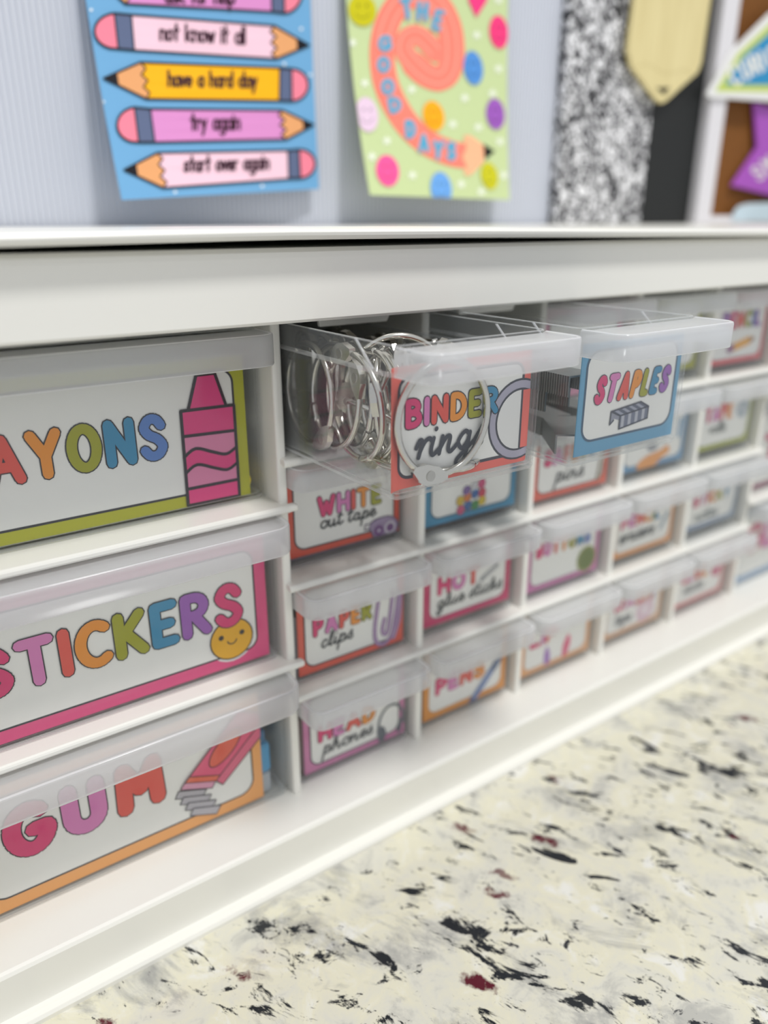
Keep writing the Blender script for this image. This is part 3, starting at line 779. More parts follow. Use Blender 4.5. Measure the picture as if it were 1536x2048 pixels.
SD_ = {}
SD_[0, 0] = small_drawer(0, 0, 153.8, 'pulled out clear drawer with coral BINDER rings label, full of metal rings', (240, 112, 100), art_binder, (0.9, 51.9), GS, lift=1.2, card_y=4.6, curl=-1.4, cz=(1.8, 35.0), bw=3.0, rad=3.6, lw=0.9, line=(62, 62, 74))
SD_[0, 1] = small_drawer(0, 1, 219.6, 'closed small drawer with red bordered WHITE out tape label', (222, 84, 58), art_white, (3.6, 51.8), GS, cz=(3.2, 36.0), bw=2.6)
SD_[0, 2] = small_drawer(0, 2, 215.0, 'closed small drawer with PAPER clips label and purple paper clip drawing', (230, 96, 74), art_paper, (3.2, 50.8), GS, bw=2.8)
SD_[0, 3] = small_drawer(0, 3, 214.4, 'closed small drawer with pink bordered phones label and grey headphones drawing', (214, 132, 176), art_head, (3.4, 51.4), GS, bw=2.8)
SD_[1, 0] = small_drawer(1, 0, 145.6, 'pulled out clear drawer with blue bordered STAPLES label, holding staple strips', (104, 164, 198), art_staples, (4.4, 51.9), GS, lift=2.0, cz=(2.4, 36.0), bw=2.4, rad=4.6, lw=0.7, bottom=4.2, line=(66, 92, 116))
SD_[1, 1] = small_drawer(1, 1, 215.6, 'closed small drawer with teal bordered label picturing coloured beads', (62, 142, 180), art_beads, (3.6, 51.6), GS, cz=(3.0, 37.0), bw=2.8, line=(40, 80, 100))
SD_[1, 2] = small_drawer(1, 2, 215.0, 'closed small drawer with crimson bordered HOT glue sticks label', (208, 56, 108), art_hot, (3.4, 51.2), GS, cz=(3.0, 38.0), bw=3.0, lw=0.4, line=(150, 60, 90))
SD_[1, 3] = small_drawer(1, 3, 214.4, 'closed small drawer with orange bordered PENS label and blue pen drawing', (232, 152, 56), art_pens, (3.6, 51.6), GS, bw=3.0, lw=0.3, line=(180, 130, 70))
SD_[2, 0] = small_drawer(2, 0, 214.8, 'closed top-row drawer just right of the open STAPLES drawer', (222, 140, 170), art_none, (3.4, 51.4), GS)
SD_[2, 1] = small_drawer(2, 1, 214.8, 'closed small drawer with salmon bordered pins label under the STAPLES drawer', (236, 112, 92), art_pins, (3.4, 51.6), GS, bw=2.8, lw=0.4)
SD_[2, 2] = small_drawer(2, 2, 214.8, 'closed small drawer with pink bordered label and round green drawing', (212, 128, 178), art_buttons, (3.4, 51.6), GS, bw=2.8, lw=0.3)
SD_[2, 3] = small_drawer(2, 3, 214.8, 'closed small drawer with peach label picturing one purple and one pink tube', (240, 176, 118), art_balm, (3.4, 51.6), GS, bw=2.8, lw=0.3, line=(180, 140, 110))
SD_[3, 0] = small_drawer(3, 0, 214.8, 'closed small drawer with olive bordered label beside the PENCIL drawer', (172, 172, 60), art_ring, (3.4, 51.6), GS, cz=(4.6, 38.0), bw=2.8, lw=0.3)
SD_[3, 1] = small_drawer(3, 1, 214.8, 'closed small drawer with blue bordered label picturing an orange shape', (110, 160, 200), art_bandage, (3.4, 51.6), GS, cz=(3.4, 38.0), bw=2.6, lw=0.3)
SD_[3, 2] = small_drawer(3, 2, 214.8, 'closed small drawer with orange bordered label and dark script word', (236, 160, 88), art_erasers, (3.4, 51.6), GS, cz=(3.0, 38.0), bw=2.6, lw=0.3, line=(180, 140, 100))
SD_[3, 3] = small_drawer(3, 3, 214.8, 'closed bottom drawer with peach label and pale pink round drawing', (232, 178, 134), art_washi, (3.4, 51.6), GS, bw=2.8, lw=0.3, line=(180, 150, 120))
SD_[4, 0] = small_drawer(4, 0, 214.8, 'closed small drawer with salmon bordered PENCIL label and orange pencil drawing', (230, 106, 110), art_pencil, (3.4, 51.6), GS, cz=(3.6, 37.0), bw=2.6, lw=0.3)
SD_[4, 1] = small_drawer(4, 1, 214.8, 'closed small drawer with olive bordered label right below the PENCIL drawer', (176, 182, 70), art_tape, (3.4, 51.6), GS, cz=(4.0, 38.0), bw=2.4, lw=0.3)
SD_[4, 2] = small_drawer(4, 2, 214.8, 'closed small drawer with grey-blue bordered label and grey script word', (146, 164, 190), art_notes, (3.4, 51.6), GS, cz=(4.0, 38.0), bw=2.6, lw=0.3)
SD_[4, 3] = small_drawer(4, 3, 214.8, 'closed bottom drawer with rose bordered label and crimson spot', (232, 138, 134), art_glue, (3.4, 51.6), GS, bw=2.8, lw=0.3, line=(190, 130, 130))
RX = (D[5] + XR) / 2
def art_r2(t, i, w, h):
    caps(t, 'TAPE', D[5] + 14, D[5] + 80, 16, 34, 0.25, [CRIM, PINK, ORNG, OLIV], lw=0.4)
def art_r3(t, i, w, h):
    caps(t, 'GLUE', D[5] + 10, D[5] + 84, 18, 38, 0.26, [(206, 100, 130), PINK, CORAL, ORNG], lw=0.4)
large_drawer(RX, 0, 214.8, 'large closed top drawer at the right end of the cabinet', (172, 172, 60), art_none, (D[5] + 4.5, D[5] + 108), GL)
large_drawer(RX, 1, 214.8, 'large closed drawer with wine bordered label, middle of the right-hand stack', (150, 62, 92), art_r2, (D[5] + 4.5, D[5] + 108), GL)
large_drawer(RX, 2, 214.8, 'large closed drawer with light blue bordered label, lowest of the right-hand stack', (150, 184, 222), art_r3, (D[5] + 6.5, D[5] + 108), GL)

# ------------------------------------------------------------------ prints on the fluted board
class Card:
    """4x6 inch print pinned flat at the top, its lower corners curling off the board"""
    def __init__(s, xl, xr, zl0, zr0, zl1, zr1, cl, cr):
        s.a = (xl, xr, zl0, zr0, zl1, zr1, cl, cr)
    def at(s, u, v, h=0.0):
        xl, xr, zl0, zr0, zl1, zr1, cl, cr = s.a
        top = zl0 + (zr0 - zl0) * u; bot = zl1 + (zr1 - zl1) * u
        c = (cl + (cr - cl) * u) * max(v, 0) ** 2.2
        return np.array((xl + (xr - xl) * u, 372.6 - c - h, top + (bot - top) * v))
    def uv(s, px, py):
        u, v = 0.5, 0.7
        for _ in range(12):
            x, y = proj(s.at(u, v)); e = np.array((px - x, py - y))
            if abs(e[0]) + abs(e[1]) < 0.01: break
            x1, y1 = proj(s.at(u + 1e-3, v)); x2, y2 = proj(s.at(u, v + 1e-3))
            J = np.array(((x1 - x, x2 - x), (y1 - y, y2 - y))) / 1e-3
            d = np.linalg.solve(J, e); u += float(np.clip(d[0], -.5, .5)); v += float(np.clip(d[1], -.5, .5))
        return u, v
    def px(s, x, y, lay):
        u, v = s.uv(x, y)
        u = min(max(u, 0.0), 1.0); v = min(max(v, 0.0), 1.0)
        return tuple(s.at(u, v, 0.22 + lay * 0.05))
    def build(s, name, col, label):
        nu, nv = 20, 60
        v = [tuple(s.at(i / nu, j / nv)) for j in range(nv + 1) for i in range(nu + 1)]
        nn = len(v)
        v += [tuple(s.at(i / nu, j / nv, -0.3)) for j in range(nv + 1) for i in range(nu + 1)]
        w = nu + 1; f = []
        for j in range(nv):
            for i in range(nu):
                a = j * w + i
                f.append((a, a + w, a + w + 1, a + 1)); f.append((nn + a, nn + a + 1, nn + a + w + 1, nn + a + w))
        for j in range(nv):
            for c in (0, nu):
                a = j * w + c; f.append((a, a + w, nn + a + w, nn + a))
        for i in range(nu):
            for c in (0, nv):
                a = c * w + i; f.append((a, a + 1, nn + a + 1, nn + a))
        lo = s.at(0.5, 1.0)
        r = root(name, label, 'poster', (lo[0], lo[1], lo[2]))
        s.card = mesh_obj('card', v, f, ink(col), r)
        return r

# print of pencils
c1 = Card(112.4, 220.1, 158.0, 168.0, 7.9, 14.9, 22.0, 4.0)
r1 = c1.build('pencil_poster', (114, 172, 216), 'light blue print of stacked pencils with words, hanging on the fluted board')
KP = (22, 20, 28)
def pencil_art(a, left_tip, body, L_, R_, zig, ferr, eras, tip, lines, text, tl, tr, th):
    """L_/R_: (top, bottom) pixel corners of the coloured barrel at its tip end and ferrule end"""
    (ax, ay), (bx, by) = L_       # barrel corners at the tip end: top, bottom
    (cx, cy), (dx, dy) = R_       # at the ferrule end
    a.poly([(ax, ay), (bx, by), (dx, dy), (cx, cy)], body, 2)
    f1t, f1b = ferr
    a.poly([(cx, cy), (dx, dy), f1b, f1t], (96, 108, 140), 3)
    mx, my = (f1t[0] + f1b[0]) / 2, (f1t[1] + f1b[1]) / 2
    ht = math.hypot(f1t[0] - f1b[0], f1t[1] - f1b[1]) / 2
    sg = 1 if eras[0] > mx else -1
    er = [f1t] + [(mx + sg * abs(eras[0] - mx) * math.sin(t), my - ht * math.cos(t)) for t in [math.pi * q / 10 for q in range(1, 10)]] + [f1b]
    a.poly(er, (248, 136, 158), 3)
    wood_pts = [(ax, ay)] + zig + [(bx, by), tip]
    a.poly(wood_pts, (236, 168, 112), 4)
    k = 0.36
    a.poly([tip, (tip[0] + (ax - tip[0]) * k, tip[1] + (ay - tip[1]) * k), (tip[0] + (bx - tip[0]) * k, tip[1] + (by - tip[1]) * k)], KP, 5)
    lw = 4.2
    a.stroke([tip, (ax, ay), (cx, cy)] + er + [(dx, dy), (bx, by), tip], lw, KP, 6)
    a.stroke([(ax, ay)] + zig + [(bx, by)], 3.0, KP, 6)
    a.stroke([(cx, cy), (dx, dy)], 3.0, KP, 6); a.stroke([f1t, f1b], 3.0, KP, 6)
    hand(a, text, tl, tr, th * 1.12, 5.2, (60, 26, 44), 8)
def zz(p, q, n, amp):
    out = []
    for i in range(1, n):
        t = i / n; out.append((p[0] + (q[0] - p[0]) * t + (amp if i % 2 else -amp * 0.2), p[1] + (q[1] - p[1]) * t))
    return out
rows = [
 (False, (224, 146, 206), ((550, -58), (552, 24)), ((258, -70), (240, -6)), None, ((228, -70), (212, -6)), (190, -30), (612, 0), 'ask for help', (330, 14), (470, 8), 30, True),
 (True, (250, 208, 224), ((548, 52), (552, 118)), ((262, 30), (268, 101)), None, ((228, 27), (236, 98)), (188, 62), (617, 91), 'not know it all', (320, 80), (488, 88), 29, False),
 (False, (255, 186, 20), ((280, 125), (292, 198)), ((559, 136), (558, 202)), None, ((582, 138), (583, 203)), (616, 170), (207, 157), 'have a hard day', (336, 172), (512, 175), 27, False),
 (True, (224, 146, 206), ((564, 221), (572, 279)), ((300, 218), (309, 285)), None, ((268, 215), (277, 285)), (233, 250), (626, 250), 'try again', (381, 259), (478, 258), 27, False),
 (False, (250, 208, 224), ((314, 306), (326, 376)), ((575, 301), (577, 358)), None, ((597, 299), (600, 357)), (630, 328), (248, 340), 'start over again', (368, 342), (536, 337), 25, False)]
for n_, (rt, body, L_, R_, _z, ferr, eras, tip, text, tl, tr, th, top) in enumerate(rows):
    a = Art(band=24)
    if top:
        L_, R_, ferr, eras, tip = ((252, -62), (250, -6 + 14)), ((541, -60), (543, 24)), ((566, -60), (568, 27)), (604, -16), (214, -26)
        tl, tr = (330, 5), (468, 8)
    pencil_art(a, not rt, body, L_, R_, zz(L_[0], L_[1], 6, -9 if rt else 9), ferr, eras, tip, None, text, tl, tr, th)
    a.build('printed_pencil', c1.px, c1.card)
a = Art(band=24)
for x, y in ((182, 20), (602, 58), (568, 128), (206, 204), (350, 384), (524, 372), (620, 150)):
    a.disc((x, y), 3.4, (226, 238, 246), 1)
a.build('printed_dots', c1.px, c1.card)['kind'] = 'stuff'

# print of a curled pencil with smiling discs
c2 = Card(238.8, 347.8, 163.0, 178.0, 11.9, 11.2, 23.0, 11.0)
r2 = c2.build('smiley_poster', (202, 218, 162), 'pale green print of a curled coral pencil among smiling discs, pinned on the board')
def rot_ellipse(cx, cy, rx, ry, ang, n=26):
    ca, sa = math.cos(math.radians(ang)), math.sin(math.radians(ang))
    return [(cx + rx * math.cos(t) * ca - ry * math.sin(t) * sa, cy + rx * math.cos(t) * sa + ry * math.sin(t) * ca) for t in [math.tau * k / n for k in range(n)]]
def c640(u, v): return (640 + u / 3.339, v / 3.339)
a = Art(band=20)
path = [c640(*p) for p in ((985, 1040), (940, 1038), (860, 1020), (720, 955), (600, 850), (510, 720), (440, 560), (415, 400), (425, 240), (480, 90), (570, -10), (680, -30), (790, 40), (860, 180), (880, 340), (860, 470), (800, 525), (710, 500), (620, 420), (560, 330), (585, 250), (650, 235), (720, 290), (770, 350))]
sp = spline(path, 8)
a.stroke(sp[:-40], 50, (255, 136, 118), 1)
a.stroke(sp[-110:], 40, (255, 136, 118), 1)
for off, cc in ((10, (255, 172, 152)), (-10, (255, 172, 152))):
    q = []
    for i in range(60, len(sp) - 1):
        d0 = (sp[i + 1][0] - sp[i][0], sp[i + 1][1] - sp[i][1]); l = math.hypot(*d0) or 1
        q.append((sp[i][0] - d0[1] / l * off, sp[i][1] + d0[0] / l * off))
    a.stroke(q, 3.0, cc, 3)
a.poly([c640(*p) for p in ((955, 905), (1000, 905), (1090, 970), (1090, 1080), (1000, 1170), (955, 1165), (975, 1110), (945, 1050), (975, 990))], (255, 188, 146), 4)
a.poly([c640(*p) for p in ((1085, 960), (1165, 1010), (1100, 1065))], (12, 12, 14), 5)
a.build('printed_curled_pencil', c2.px, c2.card)
smiles = [(280, 70, 92, 108, -15, (206, 198, 16)), (1190, 215, 62, 112, -6, (250, 62, 130)), (1020, 455, 64, 114, -8, (86, 148, 220)), (310, 765, 74, 118, -10, (236, 208, 230)), (755, 775, 70, 102, -14, (255, 176, 20)), (1168, 762, 62, 104, -6, (160, 92, 190)), (448, 1140, 76, 106, -10, (255, 92, 160)), (806, 1260, 70, 112, -8, (110, 170, 236)), (1128, 1175, 56, 92, -12, (208, 204, 30))]
for (u, v, ru, rv, an, col) in smiles:
    a = Art(band=20)
    cx, cy = c640(u, v); rx, ry = ru / 3.339, rv / 3.339
    a.poly(rot_ellipse(cx, cy, rx, ry, an), col, 6)
    dk = tuple(int(c * 0.72) for c in col)
    for sx in (-0.3, 0.3): a.poly(rot_ellipse(cx + sx * rx, cy - 0.28 * ry, rx * 0.1, ry * 0.13, 0, 8), dk, 7)
    a.stroke([(cx + rx * 0.55 * math.cos(t), cy + 0.05 * ry + ry * 0.42 * math.sin(t)) for t in [math.radians(20 + 14 * k) for k in range(11)]], 2.0, dk, 7)
    a.build('printed_smiley', c2.px, c2.card)
for (u, v) in ((215, 285), (297, 555), (610, 598), (965, 655), (1150, 625), (885, 830), (1055, 850), (445, 940), (1200, 945), (615, 1170), (345, 1045), (940, 1230), (1225, 1170), (1045, 235), (1190, 460), (1075, 1280), (1190, 0)):
    a = Art(band=20); cx, cy = c640(u, v)
    a.poly([(cx + (11 if k % 2 == 0 else 5) * math.sin(math.pi * k / 5), cy - (11 if k % 2 == 0 else 5) * math.cos(math.pi * k / 5)) for k in range(10)], (240, 246, 226), 1)
    a.build('printed_star', c2.px, c2.card)
a = Art(band=20)
a.poly([c640(*p) for p in ((985, 0), (1040, 118), (1115, 0), (1090, -70), (1040, -20), (1000, -70))], (250, 62, 134), 6)
a.build('printed_heart', c2.px, c2.card)
a = Art(band=20)
def turned(ch, u, v, wu, hv, ang):
    cx, cy = c640(u, v); W_, H_ = wu / 3.339, hv / 3.339
    ca, sa = math.cos(math.radians(ang)), math.sin(math.radians(ang))
    cw = max(CAP[ch][0], 0.01)
    for st in CAP[ch][1]:
        pts = []
        for p in st:
            x_, y_ = (p[0] / cw - 0.5) * W_ * 1.15, (0.5 - p[1]) * H_ * 1.05
            pts.append((cx + x_ * ca - y_ * sa, cy + x_ * sa + y_ * ca))
        a.stroke(pts, 12.5, (255, 166, 150), 8); a.stroke(pts, 9.6, (86, 170, 206), 9)
for ch, u, v, wu, hv, an in (('T', 575, 60, 50, 110, -8), ('H', 680, 75, 42, 100, 4), ('E', 785, 135, 34, 105, 14),
        ('G', 428, 290, 52, 78, 10), ('O', 420, 432, 50, 78, 0), ('O', 448, 580, 52, 78, -6), ('D', 495, 700, 50, 78, -12),
        ('D', 600, 862, 38, 92, -4), ('A', 688, 955, 40, 92, -2), ('Y', 785, 1000, 44, 96, 4), ('S', 872, 1010, 34, 92, 0)):
    turned(ch, u, v, wu, hv, an)
a.build('lettering', c2.px, c2.card)

# ------------------------------------------------------------------ notebook, wooden pencil, framed cork board
nb = root('composition_notebook', 'black and white speckled composition notebook standing upright behind the cabinet', 'notebook', (466, 370, -2.5))
box('cover', (395.0, 480.5, 367.5, 374.4, -2.4, 240), speckle, nb, 0.8)
box('spine', (480.5, 534.8, 367.3, 374.4, -2.4, 240), M('black_binding', (18, 21, 21), 0.6), nb, 0.8)

YP = 361.5
def P3(pts, y): return [tuple(on(px, py, 1, y)) for px, py in pts]
wp = root('wooden_pencil', 'pale wooden pencil cut-out hanging over the speckled notebook spine', 'ornament', tuple(on(1325, 207, 1, YP)))
outl = [(1277, -60), (1262, 60), (1257, 100), (1264, 132), (1300, 182), (1316, 202), (1325, 207), (1334, 202), (1360, 178), (1396, 146), (1404, 126), (1412, 70), (1433, -70)]
pts = P3(outl, YP)
extrude_poly('plate', pts[::-1] if False else pts, 3.4, wood, wp, 0.5)
wa = Art()
def wmap(px, py, lay):
    p = on(px, py, 1, YP); return (p[0], p[1] - lay * 0.05, p[2])
wa.poly([(1312, 175), (1341, 175), (1327, 190)], (20, 18, 16), 1)
wa.build('lead', wmap, wp)
wa = Art()
wa.stroke(spline([(1272, 134), (1292, 127), (1305, 134), (1325, 145), (1350, 145), (1369, 139), (1382, 149)], 5), 1.3, (196, 180, 124), 1)
wa.build('wavy_groove', wmap, wp)

fr = root('framed_cork_board', 'white framed cork board standing behind the right end of the cabinet', 'frame', (640, 367, -2.5))
fw = M('frame_white', (224, 222, 226), 0.4)
box('frame_bar', (535.4, 554.0, 361.0, 374.3, -2.4, 250), fw, fr, 0.6)
box('frame_bar', (741.0, 758.5, 361.0, 374.3, -2.4, 250), fw, fr, 0.6)
box('frame_bar', (554.0, 741.0, 361.0, 374.3, 238, 250), fw, fr, 0.6)
box('frame_bar', (554.0, 741.0, 361.0, 374.3, -2.4, 3.0), fw, fr, 0.6)
box('cork_sheet', (554.0, 741.0, 368.5, 374.3, 3.0, 238), cork, fr)

YS = 358.6
pen = root('pennant_sticker', 'blue triangular sticker edged lime and white, lettered in white on the frame', 'sticker', tuple(on(1440, 196, 1, YS)))
extrude_poly('backing', P3([(1414, 188), (1419, 178), (1462, 104), (1540, 26), (1640, -20), (1640, 210), (1440, 196), (1420, 196)], YS), 1.6, ink((232, 232, 230)), pen, 0.2)
pa = Art()
def smap(px, py, lay):
    p = on(px, py, 1, YS); return (p[0], p[1] - lay * 0.06, p[2])
pa.poly([(1430, 183), (1476, 107), (1545, 42), (1632, -4), (1632, 186), (1540, 184)], (196, 212, 100), 1)
pa.poly([(1450, 170), (1486, 112), (1545, 60), (1622, 16), (1622, 170), (1540, 170)], (44, 142, 194), 2)
pa.build('printed_border', smap, pen)
pa = Art()
pts_c = [('C', 1469, 152, 14, 34, -24), ('U', 1490, 139, 14, 34, -22), ('R', 1511, 128, 13, 34, -18), ('I', 1525, 120, 3, 34, -15), ('O', 1544, 112, 16, 34, -12), ('U', 1566, 104, 14, 34, -8), ('S', 1588, 98, 14, 34, -6)]
def put(art, ch, cx, cy, W_, H_, ang, w, col, lay):
    ca, sa = math.cos(math.radians(ang)), math.sin(math.radians(ang)); cw = max(CAP[ch][0], 0.01)
    for st in CAP[ch][1]:
        q = []
        for p in st:
            x_, y_ = (p[0] / cw - 0.5) * W_, (0.5 - p[1]) * H_
            q.append((cx + x_ * ca - y_ * sa, cy + x_ * sa + y_ * ca))
        art.stroke(q, w, col, lay)
for ch, cx, cy, W_, H_, an in pts_c: put(pa, ch, cx, cy, W_, H_, an, 7.0, (232, 232, 226), 3)
pa.build('lettering', smap, pen)

YT = 364.0
star = root('star_sticker', 'purple star shaped sticker with white letters on the cork board', 'sticker', tuple(on(1490, 395, 1, YT)))
sp_ = []
ang0 = math.atan2(372 - 318, 1466 - 1604)
for k in range(10):
    R_ = 150 if k % 2 == 0 else 92
    t = ang0 + k * math.pi / 5
    sp_.append((1604 + R_ * math.cos(t), 318 + R_ * 0.98 * math.sin(t)))
extrude_poly('star', P3(sp_, YT), 2.4, M('purple_vinyl', (166, 76, 186), 0.45), star, 0.6)
pa = Art()
YS2 = YT
def tmap(px, py, lay):
    p = on(px, py, 1, YT); return (p[0], p[1] - lay * 0.06, p[2])
for ch, cx, cy, W_, H_, an in (('S', 1516, 346, 14, 26, -38), ('M', 1537, 329, 18, 28, -34), ('A', 1560, 314, 16, 28, -30), ('R', 1580, 303, 14, 28, -26), ('T', 1598, 294, 16, 28, -22)):
    put(pa, ch, cx, cy, W_, H_, an, 6.0, (220, 214, 216), 1)
pa.build('lettering', tmap, star)
YQ = 360.2
bs_ = P3([(1464, 442), (1468, 424), (1478, 412), (1496, 407), (1660, 402), (1660, 440)], YQ)
bs_ = [(p[0], p[1], max(p[2], -2.2)) for p in bs_]
tag(extrude_poly('pale_blue_sticker', bs_, 0.7, ink((196, 214, 224)), None, 0.15), 'pale blue rounded sticker at the foot of the cork board frame', 'sticker')

# ------------------------------------------------------------------ things inside the drawers
def ring_template():
    R_, r_ = 15.6, 1.0
    me_v, me_f = [], []
    nu, nv = 56, 10
    for i in range(nu):
        t = math.tau * i / nu
        rr = r_ * (1.0 if 0.06 < abs(((t / math.tau) - 0.75 + 0.5) % 1 - 0.5) else 0.85)
        for j in range(nv):
            p = math.tau * j / nv
            me_v.append(((R_ + rr * math.cos(p)) * math.cos(t), rr * math.sin(p), (R_ + rr * math.cos(p)) * math.sin(t)))
    for i in range(nu):
        for j in range(nv):
            a, b = i * nv + j, i * nv + (j + 1) % nv
            c, d = ((i + 1) % nu) * nv + (j + 1) % nv, ((i + 1) % nu) * nv + j
            me_f.append((a, d, c, b))
    def cyl(cx, cz, rad, y0, y1, n=16):
        v = [(cx + rad * math.cos(math.tau * k / n), y, cz + rad * math.sin(math.tau * k / n)) for y in (y0, y1) for k in range(n)]
        f = [(k, (k + 1) % n, n + (k + 1) % n, n + k) for k in range(n)] + [tuple(range(n))[::-1], tuple(range(n, 2 * n))]
        return v, f
    parts = [('band', me_v, me_f, steel, True)]
    # flattened hinge ear
    ear = [(-6.0, -14.3), (-2.2, -13.0), (2.2, -13.0), (6.0, -14.3), (6.4, -15.8), (2.8, -18.4), (0, -18.9), (-2.8, -18.4), (-6.4, -15.8)]
    n = len(ear)
    parts.append(('hinge', [(p[0], y, p[1]) for y in (-1.0, 1.0) for p in ear], [(k, (k + 1) % n, n + (k + 1) % n, n + k) for k in range(n)] + [tuple(range(n))[::-1], tuple(range(n, 2 * n))], steel, False))
    v, f = cyl(0, -15.9, 1.5, -1.2, 1.2); parts.append(('rivet', v, f, steel_dull, False))
    # clasp joint opposite the hinge
    v, f = [], []
    nu2 = 6
    for i in range(nu2):
        t = math.radians(78 + 24 * i / (nu2 - 1)); rr = 1.2 if 0 < i < nu2 - 1 else 1.0
        for j in range(nv):
            p = math.tau * j / nv
            v.append(((R_ + rr * math.cos(p)) * math.cos(t), rr * math.sin(p), (R_ + rr * math.cos(p)) * math.sin(t)))
    for i in range(nu2 - 1):
        for j in range(nv):
            f.append((i * nv + j, (i + 1) * nv + j, (i + 1) * nv + (j + 1) % nv, i * nv + (j + 1) % nv))
    f += [tuple(range(nv)), tuple(range((nu2 - 1) * nv, nu2 * nv))[::-1]]
    parts.append(('clasp', v, f, steel, True))
    return [(nm, m_) for nm, m_ in ((p[0], make_mesh(p)) for p in parts)]
def make_mesh(p):
    nm, v, f, mt, sm = p
    me = bpy.data.meshes.new(nm)
    me.from_pydata([(a * 0.001, b * 0.001, c * 0.001) for a, b, c in v], [], f)
    me.materials.append(mt)
    if sm: me.polygons.foreach_set('use_smooth', [True] * len(me.polygons))
    me.update(); return me
RING = ring_template()
def binder_ring(cx, cy, cz, eul, label, group='loose metal rings heaped in the open drawer'):
    e = bpy.data.objects.new('binder_ring', None); e.empty_display_size = 0.005
    scene.collection.objects.link(e)
    e.location = WV((cx, cy, cz)); e.rotation_euler = [math.radians(q) for q in eul]
    e['label'] = label; e['category'] = 'ring'; e['group'] = group
    for nm, me in RING:
        o = bpy.data.objects.new(nm, me); scene.collection.objects.link(o); o.parent = e
    return e
z_in = SMALL_Z[0] + 1.6
# the ring pressed flat against the drawer front, before the label
_e = binder_ring(130.6, 156.5, z_in + 19.6, (0, 18, 0), 'metal ring standing flat against the BINDER rings label')
del _e['group']
ring_spots = [
 (132, 171, 17.6, (8, 20, 62)), (128, 176, 17.2, (-10, 80, 70)), (137, 175, 17.4, (14, 150, 52)), (126, 184, 17.5, (4, 10, 84)), (144, 180, 17.8, (-12, 200, 40)),
 (133, 186, 17.5, (16, 110, 58)), (150, 178, 17.6, (10, 60, 74)), (127.5, 196, 18.2, (-6, 250, 82)), (139, 193, 17.2, (22, 30, 48)), (148, 196, 17.6, (-18, 300, 66)),
 (134, 204, 18.0, (10, 190, 90)), (142, 207, 17.2, (-24, 90, 54)), (150, 210, 17.6, (8, 140, 78)), (137, 172, 3.2, (90, 0, 10)), (139, 200, 5.8, (84, 40, 0)), (130, 218, 17.6, (6, 60, 80)), (146, 223, 17.4, (-10, 10, 62)), (141, 193, 20.6, (36, 70, 12))]
z_in += 1.2
ring_spots += [(121, 186, 17.4, (3, 200, 86)), (123, 200, 17.8, (-8, 120, 78)), (119.5, 210, 17.2, (2, 40, 88)), (156, 186, 17.4, (6, 220, 84)), (130, 232, 17.4, (-6, 140, 70)), (144, 236, 17.4, (8, 10, 84))]
special = {13: 'metal ring lying flat on the floor of the BINDER rings drawer', 14: 'metal ring lying aslant under the heap in the BINDER rings drawer',
           17: 'metal ring rising above the rim of the BINDER rings drawer', 20: 'metal ring leaning upright on the near side wall of the BINDER rings drawer',
           21: 'metal ring upright along the far side wall of the BINDER rings drawer'}
for q, (x, y, dz, e_) in enumerate(ring_spots):
    if abs(e_[0]) < 60: y = max(y, 164.6 + 15.6 * abs(math.sin(math.radians(e_[2]))) + 1.6)
    binder_ring(x, y, z_in + dz, e_, special.get(q, 'metal ring heaped loose behind the BINDER rings label'))

def staple_mesh(Lh):
    w, h, t = 5.7, 6.2, 0.55
    prof = [(-w, 0), (-w, h), (w, h), (w, 0), (w - t, 0), (w - t, h - t), (-w + t, h - t), (-w + t, 0)]
    n = len(prof)
    v = [(p[0], y, p[1]) for y in (-Lh, Lh) for p in prof]
    f = [(k, n + k, n + (k + 1) % n, (k + 1) % n) for k in range(n)]
    f += [(0, 1, 6, 7), (1, 2, 5, 6), (2, 3, 4, 5)] + [tuple(n + q for q in reversed(g)) for g in ((0, 1, 6, 7), (1, 2, 5, 6), (2, 3, 4, 5))]
    return make_mesh(('staple_strip', v, f, staple_steel, False))
st_long, st_half = staple_mesh(25.0), staple_mesh(12.0)
def staples(me, x, y, z, eul, label):
    o = bpy.data.objects.new('staple_strip', me); scene.collection.objects.link(o)
    o.location = WV((x, y, z)); o.rotation_euler = [math.radians(q) for q in eul]
    tag(o, label, 'staples', 'staple strips in the open drawer')
zs = SMALL_Z[0] + 1.65
zs += 2.0
staples(st_half, 186.6, 162.6, zs + 0.1, (0, 0, -36), 'short strip of staples on the floor of the STAPLES drawer')
staples(st_long, 199.0, 197.0, zs + 0.1, (0, 0, -14), 'strip of staples lying slantwise on the drawer floor')
staples(st_long, 213.0, 176.5, zs + 0.1, (0, 0, 3), 'strip of staples lying along the far side of the drawer')
staples(st_long, 179.4, 186.0, zs + 12.6, (0, 0, 1), 'strip of staples stacked lengthwise along the near side')
staples(st_long, 179.6, 176.0, zs + 18.9, (0, 0, -2), 'topmost strip of staples in the STAPLES drawer')
staples(st_half, 179.4, 190.0, zs + 6.3, (0, 0, 0), 'half strip of staples under the lengthwise ones')

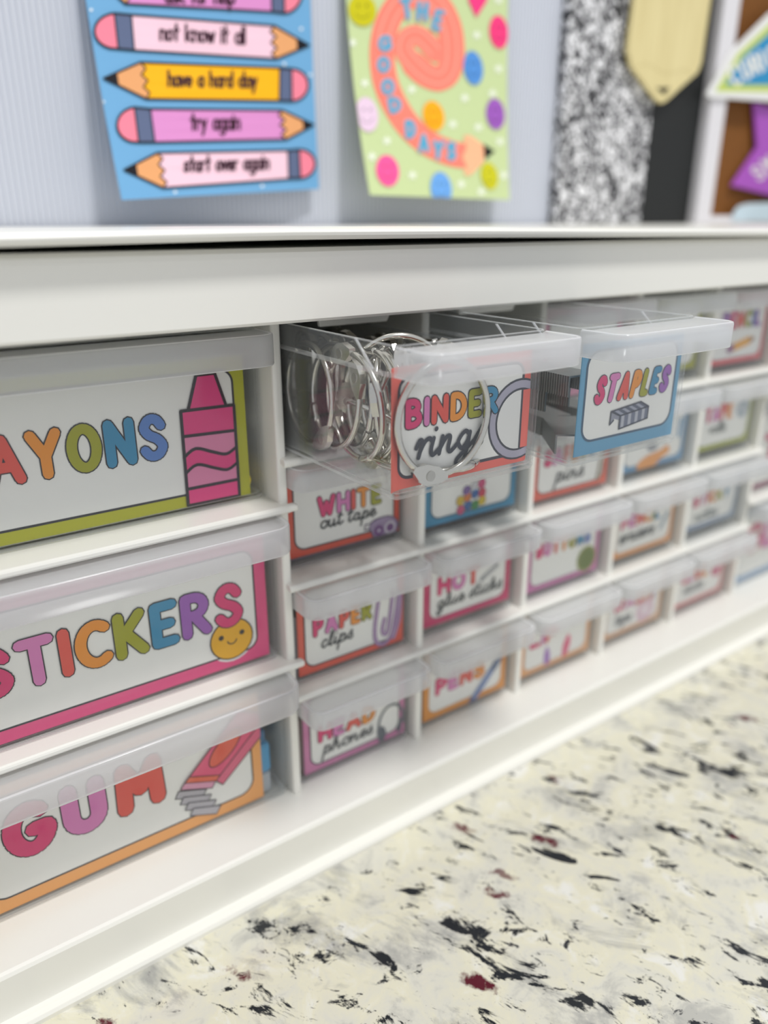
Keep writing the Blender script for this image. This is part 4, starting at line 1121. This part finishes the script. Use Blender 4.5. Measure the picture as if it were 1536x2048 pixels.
def crayon(name, cx, z, y, col, label):
    n = 14; prof = [(0, 0.0), (0, 2.0), (1.2, 2.6), (8, 3.9), (8.2, 4.4), (60, 4.4), (60, 0.0)]
    v, f = [], []
    for d_, r_ in prof:
        for k in range(n):
            t = math.tau * k / n; v.append((cx + r_ * math.cos(t), y + d_, z + r_ * math.sin(t)))
    for i in range(len(prof) - 1):
        for k in range(n):
            f.append((i * n + k, i * n + (k + 1) % n, (i + 1) * n + (k + 1) % n, (i + 1) * n + k))
    tag(mesh_obj('crayon', v, f, M('wax_%d_%d_%d' % col, col, 0.45), None, smooth=True), label, 'crayon')
zc = LARGE_Z[0] + 1.6
crayon('crayon', 101.9, zc + 4.5, 222.9, (244, 214, 10), 'yellow crayon on the floor of the CRAYONS drawer')
crayon('crayon', 101.4, zc + 23.4, 223.4, (226, 222, 214), 'white crayon behind the CRAYONS label')
crayon('crayon', 99.6, zc + 14.0, 223.6, (60, 60, 66), 'black crayon between the yellow and the white one')
gb = root('gum_pack', 'blue gum pack showing beside the GUM label', 'gum pack', (96.5, 228, LARGE_Z[2] + 1.7))
v, f = box_vf(90.0, 102.4, 217.6, 240, LARGE_Z[2] + 10.5, LARGE_Z[2] + 23.5)
mesh_obj('wrapper', v, f, M('blue_wrapper', (44, 148, 200), 0.3), gb, bevel=1.6, segs=3)
v, f = box_vf(90.0, 102.0, 217.8, 240, LARGE_Z[2] + 1.7, LARGE_Z[2] + 10.4)
mesh_obj('silver_end', v, f, M('silver_wrap', (168, 176, 184), 0.35), gb, bevel=1.0)
v, f = box_vf(90.0, 101.0, 218.4, 240, LARGE_Z[2] + 23.6, LARGE_Z[2] + 29)
mesh_obj('blue_end', v, f, M('deep_blue_wrap', (24, 104, 150), 0.3), gb, bevel=1.0)
def filler(k, row, yf, col, label, top=27.0, seed=1):  # lumpy heap added inside a closed drawer to darken the gaps beside its label
    rnd = random.Random(seed); cx = D[0] + PITCH_X * k + 27.3; z0 = SMALL_Z[row] + 1.75
    x0, x1, y0, y1 = cx - 24.6, cx + 24.6, yf + 4.0, yf + 126
    nx, ny = 14, 30; v, f = [], []
    for j in range(ny + 1):
        for i in range(nx + 1):
            v.append((x0 + (x1 - x0) * i / nx, y0 + (y1 - y0) * j / ny, z0 + top - rnd.random() * 7))
    m = len(v)
    for j in range(ny + 1):
        for i in range(nx + 1):
            v.append((x0 + (x1 - x0) * i / nx, y0 + (y1 - y0) * j / ny, z0))
    w = nx + 1
    for j in range(ny):
        for i in range(nx):
            a = j * w + i
            f.append((a, a + 1, a + w + 1, a + w)); f.append((m + a, m + a + w, m + a + w + 1, m + a + 1))
    for i in range(nx):
        f.append((i, m + i, m + i + 1, i + 1)); a = ny * w + i; f.append((a, a + 1, m + a + 1, m + a))
    for j in range(ny):
        a = j * w; f.append((a, a + w, m + a + w, m + a)); a += nx; f.append((a, m + a, m + a + w, a + w))
    o = mesh_obj('drawer_filler', v, f, M('filler_%d_%d_%d' % col, col, 0.6))
    tag(o, label, 'supplies'); o['kind'] = 'stuff'
filler(0, 1, 219.6, (112, 104, 116), 'grey supplies heaped behind the WHITE out tape label', seed=2)
filler(0, 2, 215.0, (138, 138, 144), 'added grey filler heaped behind the PAPER clips label', seed=3)
filler(0, 3, 214.4, (124, 104, 102), 'added dull brown filler heaped behind the phones label', seed=4)
filler(1, 1, 215.6, (84, 48, 26), 'brown beads heaped behind the teal bordered label', seed=5)
filler(1, 2, 215.0, (176, 168, 156), 'added pale filler heaped behind the HOT glue sticks label', seed=6)
filler(1, 3, 214.4, (84, 92, 120), 'added blue-grey filler heaped behind the PENS label', seed=7)

for o in list(bpy.data.objects):
    if '_org' in o: del o['_org']
